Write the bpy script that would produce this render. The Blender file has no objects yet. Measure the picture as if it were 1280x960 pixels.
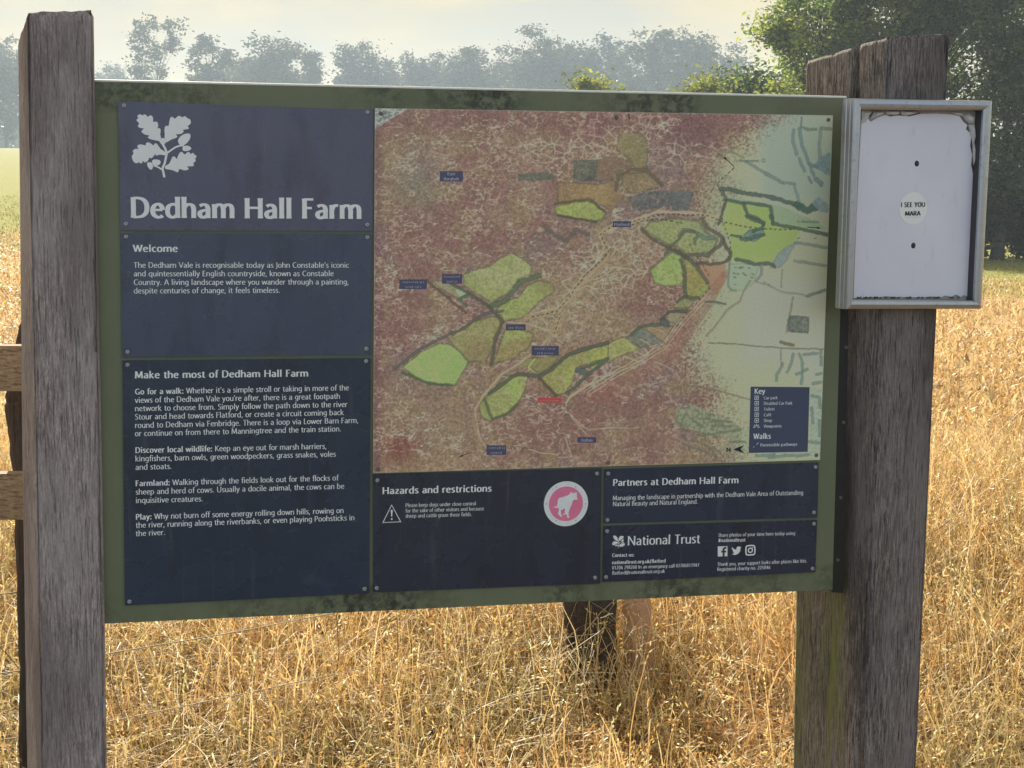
import bpy, math, random
import numpy as np
from mathutils import Matrix, Vector, Quaternion

random.seed(7)
rng = np.random.default_rng(7)
D = bpy.data
SC = bpy.context.scene
COL = SC.collection
R = math.radians

# ------------------------------------------------------------------ camera
EYE = 1.55
F = 2100.0                                   # focal length in pixels of a 1280 px wide frame
CAMW = np.array([[0.99997056, 0.0076731, 0.0],
                 [0.00084802, -0.11051538, 0.99387405],
                 [0.0076261, -0.99384479, -0.11051864]])      # camera (right, down, forward) -> world
cam_d = D.cameras.new('camera')
cam = D.objects.new('camera', cam_d)
COL.objects.link(cam)
cx, cy, cz = CAMW[:, 0], CAMW[:, 1], CAMW[:, 2]
cam.matrix_world = Matrix(((cx[0], -cy[0], -cz[0], 0), (cx[1], -cy[1], -cz[1], 0), (cx[2], -cy[2], -cz[2], EYE), (0, 0, 0, 1)))
cam_d.sensor_width = 36.0
cam_d.lens = F / 1280 * 36.0
cam_d.clip_start = 0.05
cam_d.clip_end = 6000
SC.camera = cam

# ------------------------------------------------------------------ world and sun
SUN_EL, SUN_AZ = R(34), R(-15)               # azimuth measured from +Y (view direction) towards +X
wd = D.worlds.new('World')
SC.world = wd
wd.use_nodes = True
nt = wd.node_tree
nt.nodes.clear()
out = nt.nodes.new('ShaderNodeOutputWorld')
bg = nt.nodes.new('ShaderNodeBackground')
bg.inputs['Strength'].default_value = 0.115
sky = nt.nodes.new('ShaderNodeTexSky')
sky.sky_type = 'NISHITA'
sky.sun_disc = False
sky.sun_elevation = SUN_EL
sky.sun_rotation = SUN_AZ
sky.air_density = 1.2
sky.dust_density = 1.6
sky.ozone_density = 1.0
tc = nt.nodes.new('ShaderNodeTexCoord')
mp = nt.nodes.new('ShaderNodeMapping')
mp.inputs['Scale'].default_value = (1.0, 1.0, 3.2)
nz = nt.nodes.new('ShaderNodeTexNoise')
nz.inputs['Scale'].default_value = 3.1
nz.inputs['Detail'].default_value = 7
nz.inputs['Roughness'].default_value = 0.55
cr = nt.nodes.new('ShaderNodeValToRGB')
cr.color_ramp.elements[0].position = 0.36
cr.color_ramp.elements[0].color = (0.97, 0.97, 0.97, 1)
cr.color_ramp.elements[1].position = 0.68
cr.color_ramp.elements[1].color = (1.0, 1.0, 1.0, 1)
mx = nt.nodes.new('ShaderNodeMix')
mx.data_type = 'RGBA'
cd = nt.nodes.new('ShaderNodeMix'); cd.data_type = 'RGBA'        # thin high cloud, lit by the sun behind it
cd.inputs[6].default_value = (2.20, 2.10, 1.70, 1); cd.inputs[7].default_value = (3.25, 2.60, 1.40, 1)
n2_ = nt.nodes.new('ShaderNodeTexNoise'); n2_.inputs['Scale'].default_value = 6.5; n2_.inputs['Detail'].default_value = 5
nt.links.new(mp.outputs['Vector'], n2_.inputs['Vector'])
c2_ = nt.nodes.new('ShaderNodeValToRGB'); c2_.color_ramp.elements[0].position = .38; c2_.color_ramp.elements[1].position = .62
nt.links.new(n2_.outputs['Fac'], c2_.inputs['Fac']); nt.links.new(c2_.outputs['Color'], cd.inputs[0]); nt.links.new(cd.outputs[2], mx.inputs[7])
nt.links.new(tc.outputs['Generated'], mp.inputs['Vector'])
nt.links.new(mp.outputs['Vector'], nz.inputs['Vector'])
nt.links.new(nz.outputs['Fac'], cr.inputs['Fac'])
# the veil is thick and creamy towards the sun and thins to plain blue sky on the other side
dt = nt.nodes.new('ShaderNodeVectorMath'); dt.operation = 'DOT_PRODUCT'
dt.inputs[1].default_value = (math.sin(SUN_AZ) * math.cos(SUN_EL), math.cos(SUN_AZ) * math.cos(SUN_EL), math.sin(SUN_EL))
nt.links.new(tc.outputs['Generated'], dt.inputs[0])
dr = nt.nodes.new('ShaderNodeMapRange'); dr.interpolation_type = 'SMOOTHSTEP'
dr.inputs[1].default_value = -0.35; dr.inputs[2].default_value = 0.75; dr.inputs[3].default_value = 0.25; dr.inputs[4].default_value = 1.0
nt.links.new(dt.outputs['Value'], dr.inputs[0])
ml = nt.nodes.new('ShaderNodeMath'); ml.operation = 'MULTIPLY'
nt.links.new(cr.outputs['Color'], ml.inputs[0]); nt.links.new(dr.outputs[0], ml.inputs[1])
nt.links.new(ml.outputs[0], mx.inputs[0])
nt.links.new(sky.outputs['Color'], mx.inputs[6])
nt.links.new(mx.outputs[2], bg.inputs['Color'])
nt.links.new(bg.outputs['Background'], out.inputs['Surface'])

sun_d = D.lights.new('sun', 'SUN')
sun_d.energy = 5.0
sun_d.angle = R(0.6)
sun_d.color = (1.0, 0.90, 0.74)
sun = D.objects.new('sun', sun_d)
COL.objects.link(sun)
sdir = Vector((math.sin(SUN_AZ) * math.cos(SUN_EL), math.cos(SUN_AZ) * math.cos(SUN_EL), math.sin(SUN_EL)))
sun.rotation_mode = 'QUATERNION'
sun.rotation_quaternion = sdir.to_track_quat('Z', 'Y')
sun.location = (-10, 30, 30)

SC.view_settings.view_transform = 'Standard'
SC.view_settings.look = 'None'
SC.view_settings.gamma = 1
SC.view_settings.exposure = 1.1
SC.render.engine = 'CYCLES'
SC.cycles.max_bounces = 8
SC.cycles.volume_bounces = 1
SC.cycles.transparent_max_bounces = 4

# ------------------------------------------------------------------ helpers
def lin(c):
    c = np.asarray(c, float) / 255.0
    return np.where(c <= 0.04045, c / 12.92, ((c + 0.055) / 1.055) ** 2.4)

def tag(o, label=None, cat=None, group=None, kind=None):
    if label: o['label'] = label
    if cat: o['category'] = cat
    if group: o['group'] = group
    if kind: o['kind'] = kind
    return o

def empty(name, loc=(0, 0, 0), mat=None):
    o = D.objects.new(name, None)
    COL.objects.link(o)
    o.empty_display_size = 0.1
    if mat is not None: o.matrix_world = mat
    else: o.location = loc
    return o

def mesh_obj(name, V, Fc, mat, parent=None, smooth=False, col=None, mats=None, mi=None):
    """V (n,3) and faces (list, or (m,k) array) become one mesh object"""
    me = D.meshes.new(name)
    V = np.asarray(V, dtype=np.float32).reshape(-1, 3)
    if isinstance(Fc, np.ndarray):
        m, k = Fc.shape
        me.vertices.add(len(V)); me.vertices.foreach_set('co', V.ravel())
        me.loops.add(m * k); me.loops.foreach_set('vertex_index', Fc.astype(np.int32).ravel())
        me.polygons.add(m)
        me.polygons.foreach_set('loop_start', np.arange(0, m * k, k, dtype=np.int32))
        me.update(calc_edges=True)
    else:
        me.from_pydata([tuple(map(float, v)) for v in V], [], Fc)
        me.update()
    if col is not None:
        a = me.color_attributes.new('Col', 'FLOAT_COLOR', 'POINT')
        c = np.ones((len(V), 4), np.float32); c[:, :3] = col
        a.data.foreach_set('color', c.ravel())
    if mats:
        for q in mats: me.materials.append(q)
        if mi is not None: me.polygons.foreach_set('material_index', np.asarray(mi, np.int32))
    else:
        me.materials.append(mat)
    if smooth: me.polygons.foreach_set('use_smooth', np.ones(len(me.polygons), bool))
    me.validate()
    o = D.objects.new(name, me)
    COL.objects.link(o)
    if parent: o.parent = parent
    return o

class MB:
    def __init__(s): s.v = []; s.f = []
    def add(s, V, Fc):
        n = len(s.v); s.v += [tuple(v) for v in V]; s.f += [tuple(i + n for i in f) for f in Fc]
    def box(s, a, b):
        x0, y0, z0 = a; x1, y1, z1 = b
        s.add([(x0, y0, z0), (x1, y0, z0), (x1, y1, z0), (x0, y1, z0), (x0, y0, z1), (x1, y0, z1), (x1, y1, z1), (x0, y1, z1)],
              [(0, 3, 2, 1), (4, 5, 6, 7), (0, 1, 5, 4), (1, 2, 6, 5), (2, 3, 7, 6), (3, 0, 4, 7)])
    def slab(s, poly, z0, z1):
        """poly ccw in the (x,y) plane, extruded in z"""
        n = len(poly)
        s.add([(p[0], p[1], z0) for p in poly] + [(p[0], p[1], z1) for p in poly],
              [tuple(range(n))[::-1], tuple(range(n, 2 * n))] + [(i, (i + 1) % n, n + (i + 1) % n, n + i) for i in range(n)])
    def hexa(s, B, T):
        s.add(list(B) + list(T), [(0, 3, 2, 1), (4, 5, 6, 7), (0, 1, 5, 4), (1, 2, 6, 5), (2, 3, 7, 6), (3, 0, 4, 7)])
    def tube(s, pts, rad, n=8, cap=True):
        pts = [Vector(p) for p in pts]
        rad = rad if hasattr(rad, '__len__') else [rad] * len(pts)
        rings = []
        ref = Vector((0.13, 0.31, 0.94)).normalized()
        for i, p in enumerate(pts):
            t = (pts[min(i + 1, len(pts) - 1)] - pts[max(i - 1, 0)]).normalized()
            a = t.cross(ref)
            if a.length < 0.05: a = t.cross(Vector((1, 0, 0)))
            a.normalize(); b = t.cross(a)
            rings.append([p + (a * math.cos(k * 2 * math.pi / n) + b * math.sin(k * 2 * math.pi / n)) * rad[i] for k in range(n)])
        V = [v for r in rings for v in r]
        Fc = []
        for i in range(len(pts) - 1):
            for k in range(n):
                Fc.append((i * n + k, i * n + (k + 1) % n, (i + 1) * n + (k + 1) % n, (i + 1) * n + k))
        if cap:
            Fc.append(tuple(range(n))[::-1]); Fc.append(tuple((len(pts) - 1) * n + k for k in range(n)))
        s.add(V, Fc)
    def dome(s, c, r, h, n=12, ax=None):
        """low screw head in the xy plane facing +z"""
        V = []; Fc = []
        lv = [(r, 0), (r * .96, h * .5), (r * .7, h * .9), (r * .32, h)]
        for (rr, hh) in lv:
            V += [(c[0] + rr * math.cos(k * 2 * math.pi / n), c[1] + rr * math.sin(k * 2 * math.pi / n), c[2] + hh) for k in range(n)]
        for i in range(len(lv) - 1):
            for k in range(n): Fc.append((i * n + k, i * n + (k + 1) % n, (i + 1) * n + (k + 1) % n, (i + 1) * n + k))
        V += [(c[0] + r * .3 * math.cos(k * 2 * math.pi / n), c[1] + r * .3 * math.sin(k * 2 * math.pi / n), c[2] + h * .45) for k in range(n)]
        m = len(lv)
        for k in range(n): Fc.append(((m - 1) * n + k, (m - 1) * n + (k + 1) % n, m * n + (k + 1) % n, m * n + k))
        Fc.append(tuple(m * n + k for k in range(n)))
        s.add(V, Fc)
    def build(s, name, mat, parent=None, smooth=False):
        return mesh_obj(name, s.v, s.f, mat, parent, smooth)

# node helper
class NT:
    def __init__(s, name):
        s.m = D.materials.new(name); s.m.use_nodes = True; s.t = s.m.node_tree
        s.b = s.t.nodes['Principled BSDF']; s.o = s.t.nodes['Material Output']
    def n(s, typ, ins=None, **kw):
        q = s.t.nodes.new(typ)
        for k, v in kw.items(): setattr(q, k, v)
        for k, v in (ins or {}).items(): s.set(q.inputs[k], v)
        return q
    def set(s, sock, v):
        if hasattr(v, 'is_linked') or isinstance(v, bpy.types.NodeSocket): s.t.links.new(v, sock)
        elif isinstance(v, bpy.types.Node): s.t.links.new(v.outputs[0], sock)
        else: sock.default_value = v
    def coord(s, kind='Object', scale=(1, 1, 1), loc=(0, 0, 0)):
        c = s.n('ShaderNodeTexCoord'); m = s.n('ShaderNodeMapping', {'Scale': scale, 'Location': loc})
        s.t.links.new(c.outputs[kind], m.inputs[0]); return m.outputs[0]
    def noise(s, vec, scale, detail=4, rough=.55, dist=0):
        q = s.n('ShaderNodeTexNoise', {'Vector': vec, 'Scale': scale, 'Detail': detail, 'Roughness': rough, 'Distortion': dist})
        return q.outputs['Fac']
    def ramp(s, fac, stops):
        q = s.n('ShaderNodeValToRGB', {'Fac': fac}); e = q.color_ramp.elements
        while len(e) < len(stops): e.new(0.5)
        for i, (p, c) in enumerate(stops):
            e[i].position = p
            c = tuple(c) if hasattr(c, '__len__') else (c, c, c)
            e[i].color = (*c[:3], 1)
        return q.outputs[0]
    def mix(s, f, a, b, mode='MIX'):
        q = s.n('ShaderNodeMix', data_type='RGBA', blend_type=mode)
        s.set(q.inputs[0], f)
        for k, v in ((6, a), (7, b)):
            if isinstance(v, (tuple, list, np.ndarray)): v = (*map(float, v[:3]), 1)
            s.set(q.inputs[k], v)
        return q.outputs[2]
    def math(s, op, a, b=0.0):
        q = s.n('ShaderNodeMath', operation=op); s.set(q.inputs[0], a); s.set(q.inputs[1], b); return q.outputs[0]
    def bump(s, h, strength=.3, dist=.01):
        q = s.n('ShaderNodeBump', {'Height': h, 'Strength': strength, 'Distance': dist}); s.set(s.b.inputs['Normal'], q); return q
    def pb(s, **kw):
        for k, v in kw.items():
            k = k.replace('_', ' ')
            if isinstance(v, (tuple, list, np.ndarray)) and len(v) == 3: v = (*map(float, v), 1)
            s.set(s.b.inputs[k], v)
        return s.m

def mat_wood(name, light, dark, tint, seed=0, moss=None, grain=26., bumpd=.004, ax='Z', wear=.5, crackf=.6):
    m = NT(name)
    st = {'Z': (1, 1, .09), 'X': (.09, 1, 1)}[ax]
    v = m.coord('Object', st, (seed * 1.3, seed * .7, seed * .37))
    g1 = m.noise(v, grain * 11, 7, .7, .2)
    st2 = {'Z': (1, 1, .22), 'X': (.22, 1, 1)}[ax]
    g2 = m.noise(m.coord('Object', st2, (seed, 3, 1)), grain * 22, 4, .7)
    crk = m.ramp(m.noise(m.coord('Object', {'Z': (1, 1, .045), 'X': (.06, 1, 1)}[ax], (5, seed, 2)), grain * 15, 4, .65, .15), [(.0, 0), (.36, 0), (.42, 1), (1, 1)])
    big = m.noise(m.coord('Object', (1, 1, .45), (seed, 8, 0)), 6, 4, .6)
    c = m.mix(m.ramp(g1, [(.38, 0), (.60, 1)]), dark, light)
    c = m.mix(m.math('MULTIPLY', m.ramp(g2, [(.42, 1), (.58, 0)]), wear), c, tuple(np.array(dark) * .55))
    c = m.mix(m.ramp(big, [(.40, 0), (.62, .65)]), c, tint)
    c = m.mix(m.math('MULTIPLY', m.math('SUBTRACT', 1.0, crk), crackf), c, tuple(np.array(dark) * .35))
    dk = m.ramp(m.noise(m.coord('Object', (1, 1, .3), (seed * 2, 1, 4)), 5.5, 6, .65), [(.46, 0), (.60, 1)])
    c = m.mix(m.math('MULTIPLY', dk, .55), c, tuple(np.array(dark) * .8))
    if moss:
        mc, lo, hi, col, st_ = moss        # (coordinate index, low, high)
        sp = m.n('ShaderNodeSeparateXYZ', {0: m.coord('Object')})
        band = m.ramp(m.n('ShaderNodeMapRange', {0: sp.outputs[mc], 1: lo, 2: hi}).outputs[0], [(0, 0), (.35, 1), (.62, 1), (1, 0)])
        mm = m.math('MULTIPLY', band, m.ramp(m.noise(m.coord('Object', (1, 1, .12)), 22, 5), [(.3, .25), (.6, 1)]))
        mm = m.math('MULTIPLY', mm, st_)
        c = m.mix(mm, c, col)
    h = m.math('ADD', m.math('MULTIPLY', g1, .5), m.math('MULTIPLY', g2, .3))
    h = m.math('ADD', h, m.math('MULTIPLY', crk, .9))
    m.bump(h, .75, bumpd)
    return m.pb(Base_Color=c, Roughness=.85)

def mat_plain(name, col, rough=.6, metal=0., var=.15, scale=30., bump=0.):
    m = NT(name)
    n = m.noise(m.coord('Object'), scale, 5)
    c = m.mix(n, tuple(np.array(col) * (1 - var)), tuple(np.minimum(np.array(col) * (1 + var), 1)))
    if bump: m.bump(n, .4, bump)
    return m.pb(Base_Color=c, Roughness=rough, Metallic=metal)

# ------------------------------------------------------------------ board frame of reference: u right, v up, w towards the viewer
BR = np.array([[0.975322987, 0.0, 0.220782861], [0.220782861, 0.0, -0.975322987], [0.0, 1.0, 0.0]])   # columns u, v, w in world
BO = np.array([-0.81319962, 3.31611144, EYE - 0.86162465])
BM = Matrix(((BR[0, 0], BR[0, 1], BR[0, 2], BO[0]), (BR[1, 0], BR[1, 1], BR[1, 2], BO[1]), (BR[2, 0], BR[2, 1], BR[2, 2], BO[2]), (0, 0, 0, 1)))
CB = BR.T @ (np.array([0, 0, EYE]) - BO)       # camera in board frame
def ray(x, y):
    d = CAMW @ np.array([(x - 640) / F, (y - 480) / F, 1.0])
    return BR.T @ d
def uv(x, y, w=0.0):
    """point on the plane at w in front of the board that the photograph shows at (x, y)"""
    r = ray(x, y); t = (w - CB[2]) / r[2]; p = CB + r * t
    return np.array([p[0], p[1]])
def W(u, v, w): return tuple(BR @ np.array([u, v, w]) + BO)
def at(x, y, Y):
    """world point at depth Y metres ahead seen at (x, y)"""
    d = CAMW @ np.array([(x - 640) / F, (y - 480) / F, 1.0]); t = Y / d[1]
    return np.array([d[0] * t, Y, EYE + d[2] * t])

# ------------------------------------------------------------------ terrain
def sstep(a, b, x):
    t = np.clip((x - a) / (b - a), 0, 1); return t * t * (3 - 2 * t)
def ground_z(x, y):
    x = np.asarray(x, float); y = np.asarray(y, float)
    az = x / np.maximum(y, 4.0)
    L = 1 - sstep(-.12, .14, az)
    r = np.maximum(y - 6, 0)
    zl = .0347 * np.minimum(r, 210)
    zr = .004 * np.minimum(r, 30) + .030 * np.clip(y - 60, 0, 150)
    z = L * zl + (1 - L) * zr
    z = z + .03 * np.sin(x * .9 + 1) * np.sin(y * .7) * sstep(4, 9, y)
    return z

def field_mat():
    m = NT('field_ground')
    v = m.coord('Object')
    sp = m.n('ShaderNodeSeparateXYZ', {0: v})
    n1 = m.noise(v, 1.3, 6, .65); n2 = m.noise(m.coord('Object', (1, .35, 1)), 14, 6, .7); n3 = m.noise(v, .12, 3)
    straw = m.mix(m.ramp(n2, [(.35, 0), (.65, 1)]), (.36, .235, .105), (.60, .44, .22))
    straw = m.mix(m.ramp(n1, [(.35, 0), (.7, .6)]), straw, (.48, .30, .14))
    green = m.mix(m.ramp(n2, [(.35, 0), (.65, 1)]), (.18, .19, .04), (.31, .30, .085))
    # the field turns to green aftermath towards its far side, sooner on the left
    d = m.math('ADD', sp.outputs[1], m.math('MULTIPLY', n3, 9.0))
    path = m.n('ShaderNodeMapRange', {0: m.math('ADD', sp.outputs[1], m.math('MULTIPLY', n1, .8)), 1: 3.9, 2: 3.5}).outputs[0]  # unseen dark path, added to dim reflections and warm bounce on the board
    earth = m.mix(m.ramp(n2, [(.3, 0), (.7, 1)]), (.085, .072, .050), (.15, .125, .085))
    far = m.n('ShaderNodeMapRange', {0: d, 1: 29.0, 2: 31.5}).outputs[0]
    c = m.mix(far, straw, green)
    litter_shade = m.n('ShaderNodeMapRange', {0: m.math('ADD', sp.outputs[1], m.math('MULTIPLY', n1, 2.0)), 1: 10.0, 2: 8.0}).outputs[0]  # dark litter, with the shade beneath the near grass put into its colour
    c = m.mix(litter_shade, c, m.mix(n2, (.10, .062, .028), (.24, .15, .065)))
    c = m.mix(path, c, earth)
    m.bump(m.math('ADD', n2, n1), .8, .05)
    return m.pb(Base_Color=c, Roughness=.95, Specular_IOR_Level=.1)

xs = np.concatenate([np.linspace(-420, -30, 40)[:-1], np.linspace(-30, 30, 121), np.linspace(30, 420, 40)[1:]])
ys = np.concatenate([np.linspace(-300, -10, 16)[:-1], np.linspace(-10, 50, 121), np.linspace(50, 620, 90)[1:]])
GX, GY = np.meshgrid(xs, ys)
GZ = ground_z(GX, GY)
nx, ny = len(xs), len(ys)
idx = np.arange(nx * ny).reshape(ny, nx)
quads = np.stack([idx[:-1, :-1], idx[:-1, 1:], idx[1:, 1:], idx[1:, :-1]], -1).reshape(-1, 4)
g = mesh_obj('ground', np.stack([GX, GY, GZ], -1).reshape(-1, 3), quads, field_mat(), smooth=True)
tag(g, kind='structure')
# ------------------------------------------------------------------ a humanist letter face drawn as pen strokes
# cap height 1, x height .7; P = straight strokes, S = smooth strokes, O = closed smooth stroke, D = dot
G = {
'a': (.54, 'S .10,.60 .24,.67 .37,.62 .425,.47 .425,.25 .425,0|S .425,.40 .28,.38 .13,.31 .095,.18 .16,.06 .28,.04 .425,.16'),
'b': (.59, 'P .10,1.04 .10,.02|S .10,.53 .20,.65 .32,.67 .45,.56 .49,.35 .44,.14 .30,.03 .18,.03 .10,.08'),
'c': (.47, 'S .43,.61 .32,.67 .20,.64 .10,.50 .08,.34 .12,.15 .22,.04 .34,.03 .44,.09'),
'd': (.60, 'P .49,1.04 .49,0|S .49,.60 .38,.66 .28,.67 .13,.56 .09,.34 .13,.13 .26,.03 .38,.06 .49,.17'),
'e': (.53, 'P .10,.385 .46,.385|S .46,.385 .44,.54 .36,.65 .27,.67 .14,.58 .08,.36 .13,.14 .27,.03 .38,.04 .47,.11'),
'f': (.34, 'S .40,1.0 .31,1.04 .22,.99 .18,.85 .18,.6 .18,0|P .04,.66 .34,.66'),
'g': (.57, 'S .47,.60 .36,.67 .26,.67 .13,.56 .09,.36 .14,.16 .27,.07 .38,.10 .47,.22|S .47,.69 .47,.4 .47,.05 .44,-.14 .33,-.24 .20,-.25 .10,-.20'),
'h': (.58, 'P .10,1.04 .10,0|S .10,.50 .20,.63 .32,.67 .44,.60 .48,.44 .48,.2 .48,0'),
'i': (.25, 'P .125,.69 .125,0|D .125,.93'),
'j': (.25, 'S .13,.69 .13,.3 .13,-.05 .08,-.2 -.02,-.25|D .13,.93'),
'k': (.53, 'P .10,1.04 .10,0|P .43,.69 .13,.36|P .18,.40 .47,0'),
'l': (.25, 'P .125,1.04 .125,0'),
'm': (.90, 'P .10,.69 .10,0|S .10,.50 .19,.63 .30,.67 .41,.60 .45,.44 .45,.2 .45,0|S .45,.50 .54,.63 .65,.67 .76,.60 .80,.44 .80,.2 .80,0'),
'n': (.58, 'P .10,.69 .10,0|S .10,.50 .20,.63 .32,.67 .44,.60 .48,.44 .48,.2 .48,0'),
'o': (.57, 'O .285,.67 .13,.58 .08,.35 .13,.12 .285,.03 .44,.12 .49,.35 .44,.58'),
'p': (.59, 'P .10,.69 .10,-.28|S .10,.53 .20,.65 .32,.67 .45,.56 .49,.35 .44,.14 .30,.03 .18,.03 .10,.10'),
'q': (.59, 'P .49,.69 .49,-.28|S .49,.60 .38,.66 .28,.67 .13,.56 .09,.34 .13,.13 .26,.03 .38,.06 .49,.17'),
'r': (.38, 'P .10,.69 .10,0|S .10,.45 .17,.60 .26,.67 .36,.65'),
's': (.43, 'S .37,.61 .28,.67 .16,.65 .10,.53 .15,.42 .28,.33 .36,.20 .31,.07 .18,.03 .07,.09'),
't': (.37, 'S .17,.86 .17,.6 .17,.2 .20,.06 .28,.02 .36,.05|P .04,.66 .34,.66'),
'u': (.58, 'S .10,.69 .10,.4 .11,.18 .18,.05 .28,.03 .38,.08 .48,.20|P .48,.69 .48,0'),
'v': (.51, 'P .05,.69 .25,.02|P .26,.02 .46,.69'),
'w': (.77, 'P .04,.69 .20,.02|P .21,.02 .38,.66|P .39,.66 .56,.02|P .57,.02 .73,.69'),
'x': (.50, 'P .06,.69 .44,0|P .43,.69 .06,0'),
'y': (.51, 'P .05,.69 .26,.05|P .46,.69 .27,.06|S .27,.06 .20,-.14 .13,-.24 .04,-.26'),
'z': (.46, 'P .07,.655 .40,.655|P .39,.65 .07,.05|P .06,.045 .42,.045'),
'A': (.68, 'P .05,0 .33,1|P .34,1 .63,0|P .17,.33 .51,.33'),
'B': (.60, 'P .11,1 .11,0|S .11,.965 .30,.965 .42,.90 .45,.76 .39,.60 .26,.53 .11,.53|S .26,.53 .42,.49 .51,.36 .49,.15 .36,.04 .24,.035 .11,.035'),
'C': (.66, 'S .60,.90 .45,.97 .29,.94 .15,.78 .10,.52 .14,.25 .27,.07 .44,.03 .61,.10'),
'D': (.74, 'P .11,1 .11,0|S .11,.965 .28,.965 .47,.91 .60,.75 .64,.50 .60,.25 .47,.09 .28,.035 .11,.035'),
'E': (.53, 'P .11,1 .11,0|P .11,.96 .46,.96|P .11,.54 .41,.54|P .11,.04 .48,.04'),
'F': (.50, 'P .11,1 .11,0|P .11,.96 .47,.96|P .11,.53 .41,.53'),
'G': (.72, 'S .61,.90 .46,.97 .29,.94 .15,.78 .10,.52 .14,.25 .28,.07 .44,.03 .61,.09|P .61,.45 .61,.04'),
'H': (.75, 'P .11,1 .11,0|P .64,1 .64,0|P .11,.52 .64,.52'),
'I': (.27, 'P .135,1 .135,0'),
'J': (.28, 'S .15,1 .15,.4 .14,.0 .08,-.13 -.02,-.18'),
'K': (.62, 'P .11,1 .11,0|P .53,1 .15,.52|P .20,.56 .58,0'),
'L': (.48, 'P .11,1 .11,0|P .11,.04 .45,.04'),
'M': (.88, 'P .10,0 .15,1|P .16,.99 .44,.10|P .45,.10 .72,.99|P .73,1 .78,0'),
'N': (.77, 'P .11,0 .11,1|P .12,.98 .65,.04|P .66,1 .66,0'),
'O': (.78, 'O .39,.97 .19,.86 .10,.50 .19,.14 .39,.03 .59,.14 .68,.50 .59,.86'),
'P': (.56, 'P .11,1 .11,0|S .11,.965 .30,.965 .44,.90 .49,.72 .43,.53 .29,.45 .11,.45'),
'R': (.61, 'P .11,1 .11,0|S .11,.965 .30,.965 .43,.90 .47,.74 .41,.56 .28,.50 .11,.50|P .28,.50 .57,0'),
'S': (.51, 'S .43,.90 .32,.97 .19,.94 .11,.80 .15,.63 .30,.50 .42,.35 .41,.15 .28,.03 .17,.03 .07,.10'),
'T': (.58, 'P .29,1 .29,0|P .04,.96 .54,.96'),
'U': (.72, 'S .11,1 .11,.6 .12,.25 .20,.08 .36,.03 .51,.08 .60,.25 .61,.6 .61,1'),
'V': (.64, 'P .04,1 .32,.02|P .33,.02 .60,1'),
'W': (.93, 'P .04,1 .25,.02|P .26,.02 .46,.96|P .47,.96 .67,.02|P .68,.02 .89,1'),
'Y': (.58, 'P .03,1 .28,.46|P .29,.46 .54,1|P .285,.48 .285,0'),
'0': (.56, 'O .28,.97 .14,.85 .09,.50 .14,.15 .28,.03 .42,.15 .47,.50 .42,.85'),
'1': (.56, 'P .30,1 .30,0|P .14,.82 .30,.97'),
'2': (.56, 'S .11,.88 .22,.97 .36,.93 .43,.76 .35,.52 .20,.28 .09,.05|P .09,.04 .47,.04'),
'3': (.56, 'S .11,.92 .25,.97 .40,.88 .41,.68 .30,.54 .20,.52|S .20,.53 .36,.50 .45,.36 .42,.14 .28,.03 .10,.07'),
'4': (.56, 'P .36,1 .36,0|P .35,.97 .07,.30|P .06,.28 .50,.28'),
'5': (.56, 'P .15,.96 .44,.96|P .15,.97 .13,.55|S .13,.56 .30,.58 .43,.44 .42,.17 .27,.03 .10,.06'),
'6': (.56, 'S .43,.97 .25,.87 .12,.60 .10,.33 .17,.08 .30,.03 .43,.13 .46,.32 .40,.52 .28,.58 .13,.46'),
'7': (.56, 'P .08,.96 .47,.96|P .46,.95 .19,0'),
'8': (.56, 'O .28,.97 .15,.90 .13,.74 .22,.58 .38,.47 .46,.27 .40,.09 .28,.03 .15,.09 .09,.27 .18,.47 .34,.58 .43,.74 .41,.90'),
'9': (.56, 'S .13,.03 .31,.13 .44,.40 .46,.67 .39,.92 .26,.97 .13,.87 .10,.68 .16,.48 .28,.42 .43,.54'),
'.': (.25, 'D .12,.07'), ',': (.25, 'P .13,.10 .07,-.16'), ':': (.25, 'D .12,.07|D .12,.60'),
"'": (.20, 'P .12,1.02 .09,.76'), '/': (.42, 'P .34,1.05 .06,-.12'), '-': (.36, 'P .06,.34 .30,.34'),
'#': (.64, 'P .24,.98 .16,0|P .46,.98 .38,0|P .06,.65 .58,.65|P .04,.32 .56,.32'),
'@': (.95, 'S .62,.58 .48,.66 .35,.58 .30,.38 .38,.20 .50,.20 .60,.34 .64,.62 .62,.30 .70,.18 .82,.30 .86,.52 .76,.82 .48,.96 .22,.84 .09,.48 .16,.08 .40,-.12 .72,-.08'),
'é': (.53, 'P .10,.385 .46,.385|S .46,.385 .44,.54 .36,.65 .27,.67 .14,.58 .08,.36 .13,.14 .27,.03 .38,.04 .47,.11|P .22,.82 .36,.98'),
' ': (.31, ''),
}
def crom(p, closed=False, k=4):
    p = [np.array(q, float) for q in p]; n = len(p); o = []
    seg = n if closed else n - 1
    for i in range(seg):
        a = p[(i - 1) % n] if closed or i > 0 else 2 * p[0] - p[1]
        b = p[i]; c = p[(i + 1) % n]
        d = p[(i + 2) % n] if closed or i + 2 < n else 2 * p[-1] - p[-2]
        for j in range(k):
            t = j / k
            o.append(.5 * ((2 * b) + (-a + c) * t + (2 * a - 5 * b + 4 * c - d) * t * t + (-a + 3 * b - 3 * c + d) * t ** 3))
    if not closed: o.append(p[-1])
    return o
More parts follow.
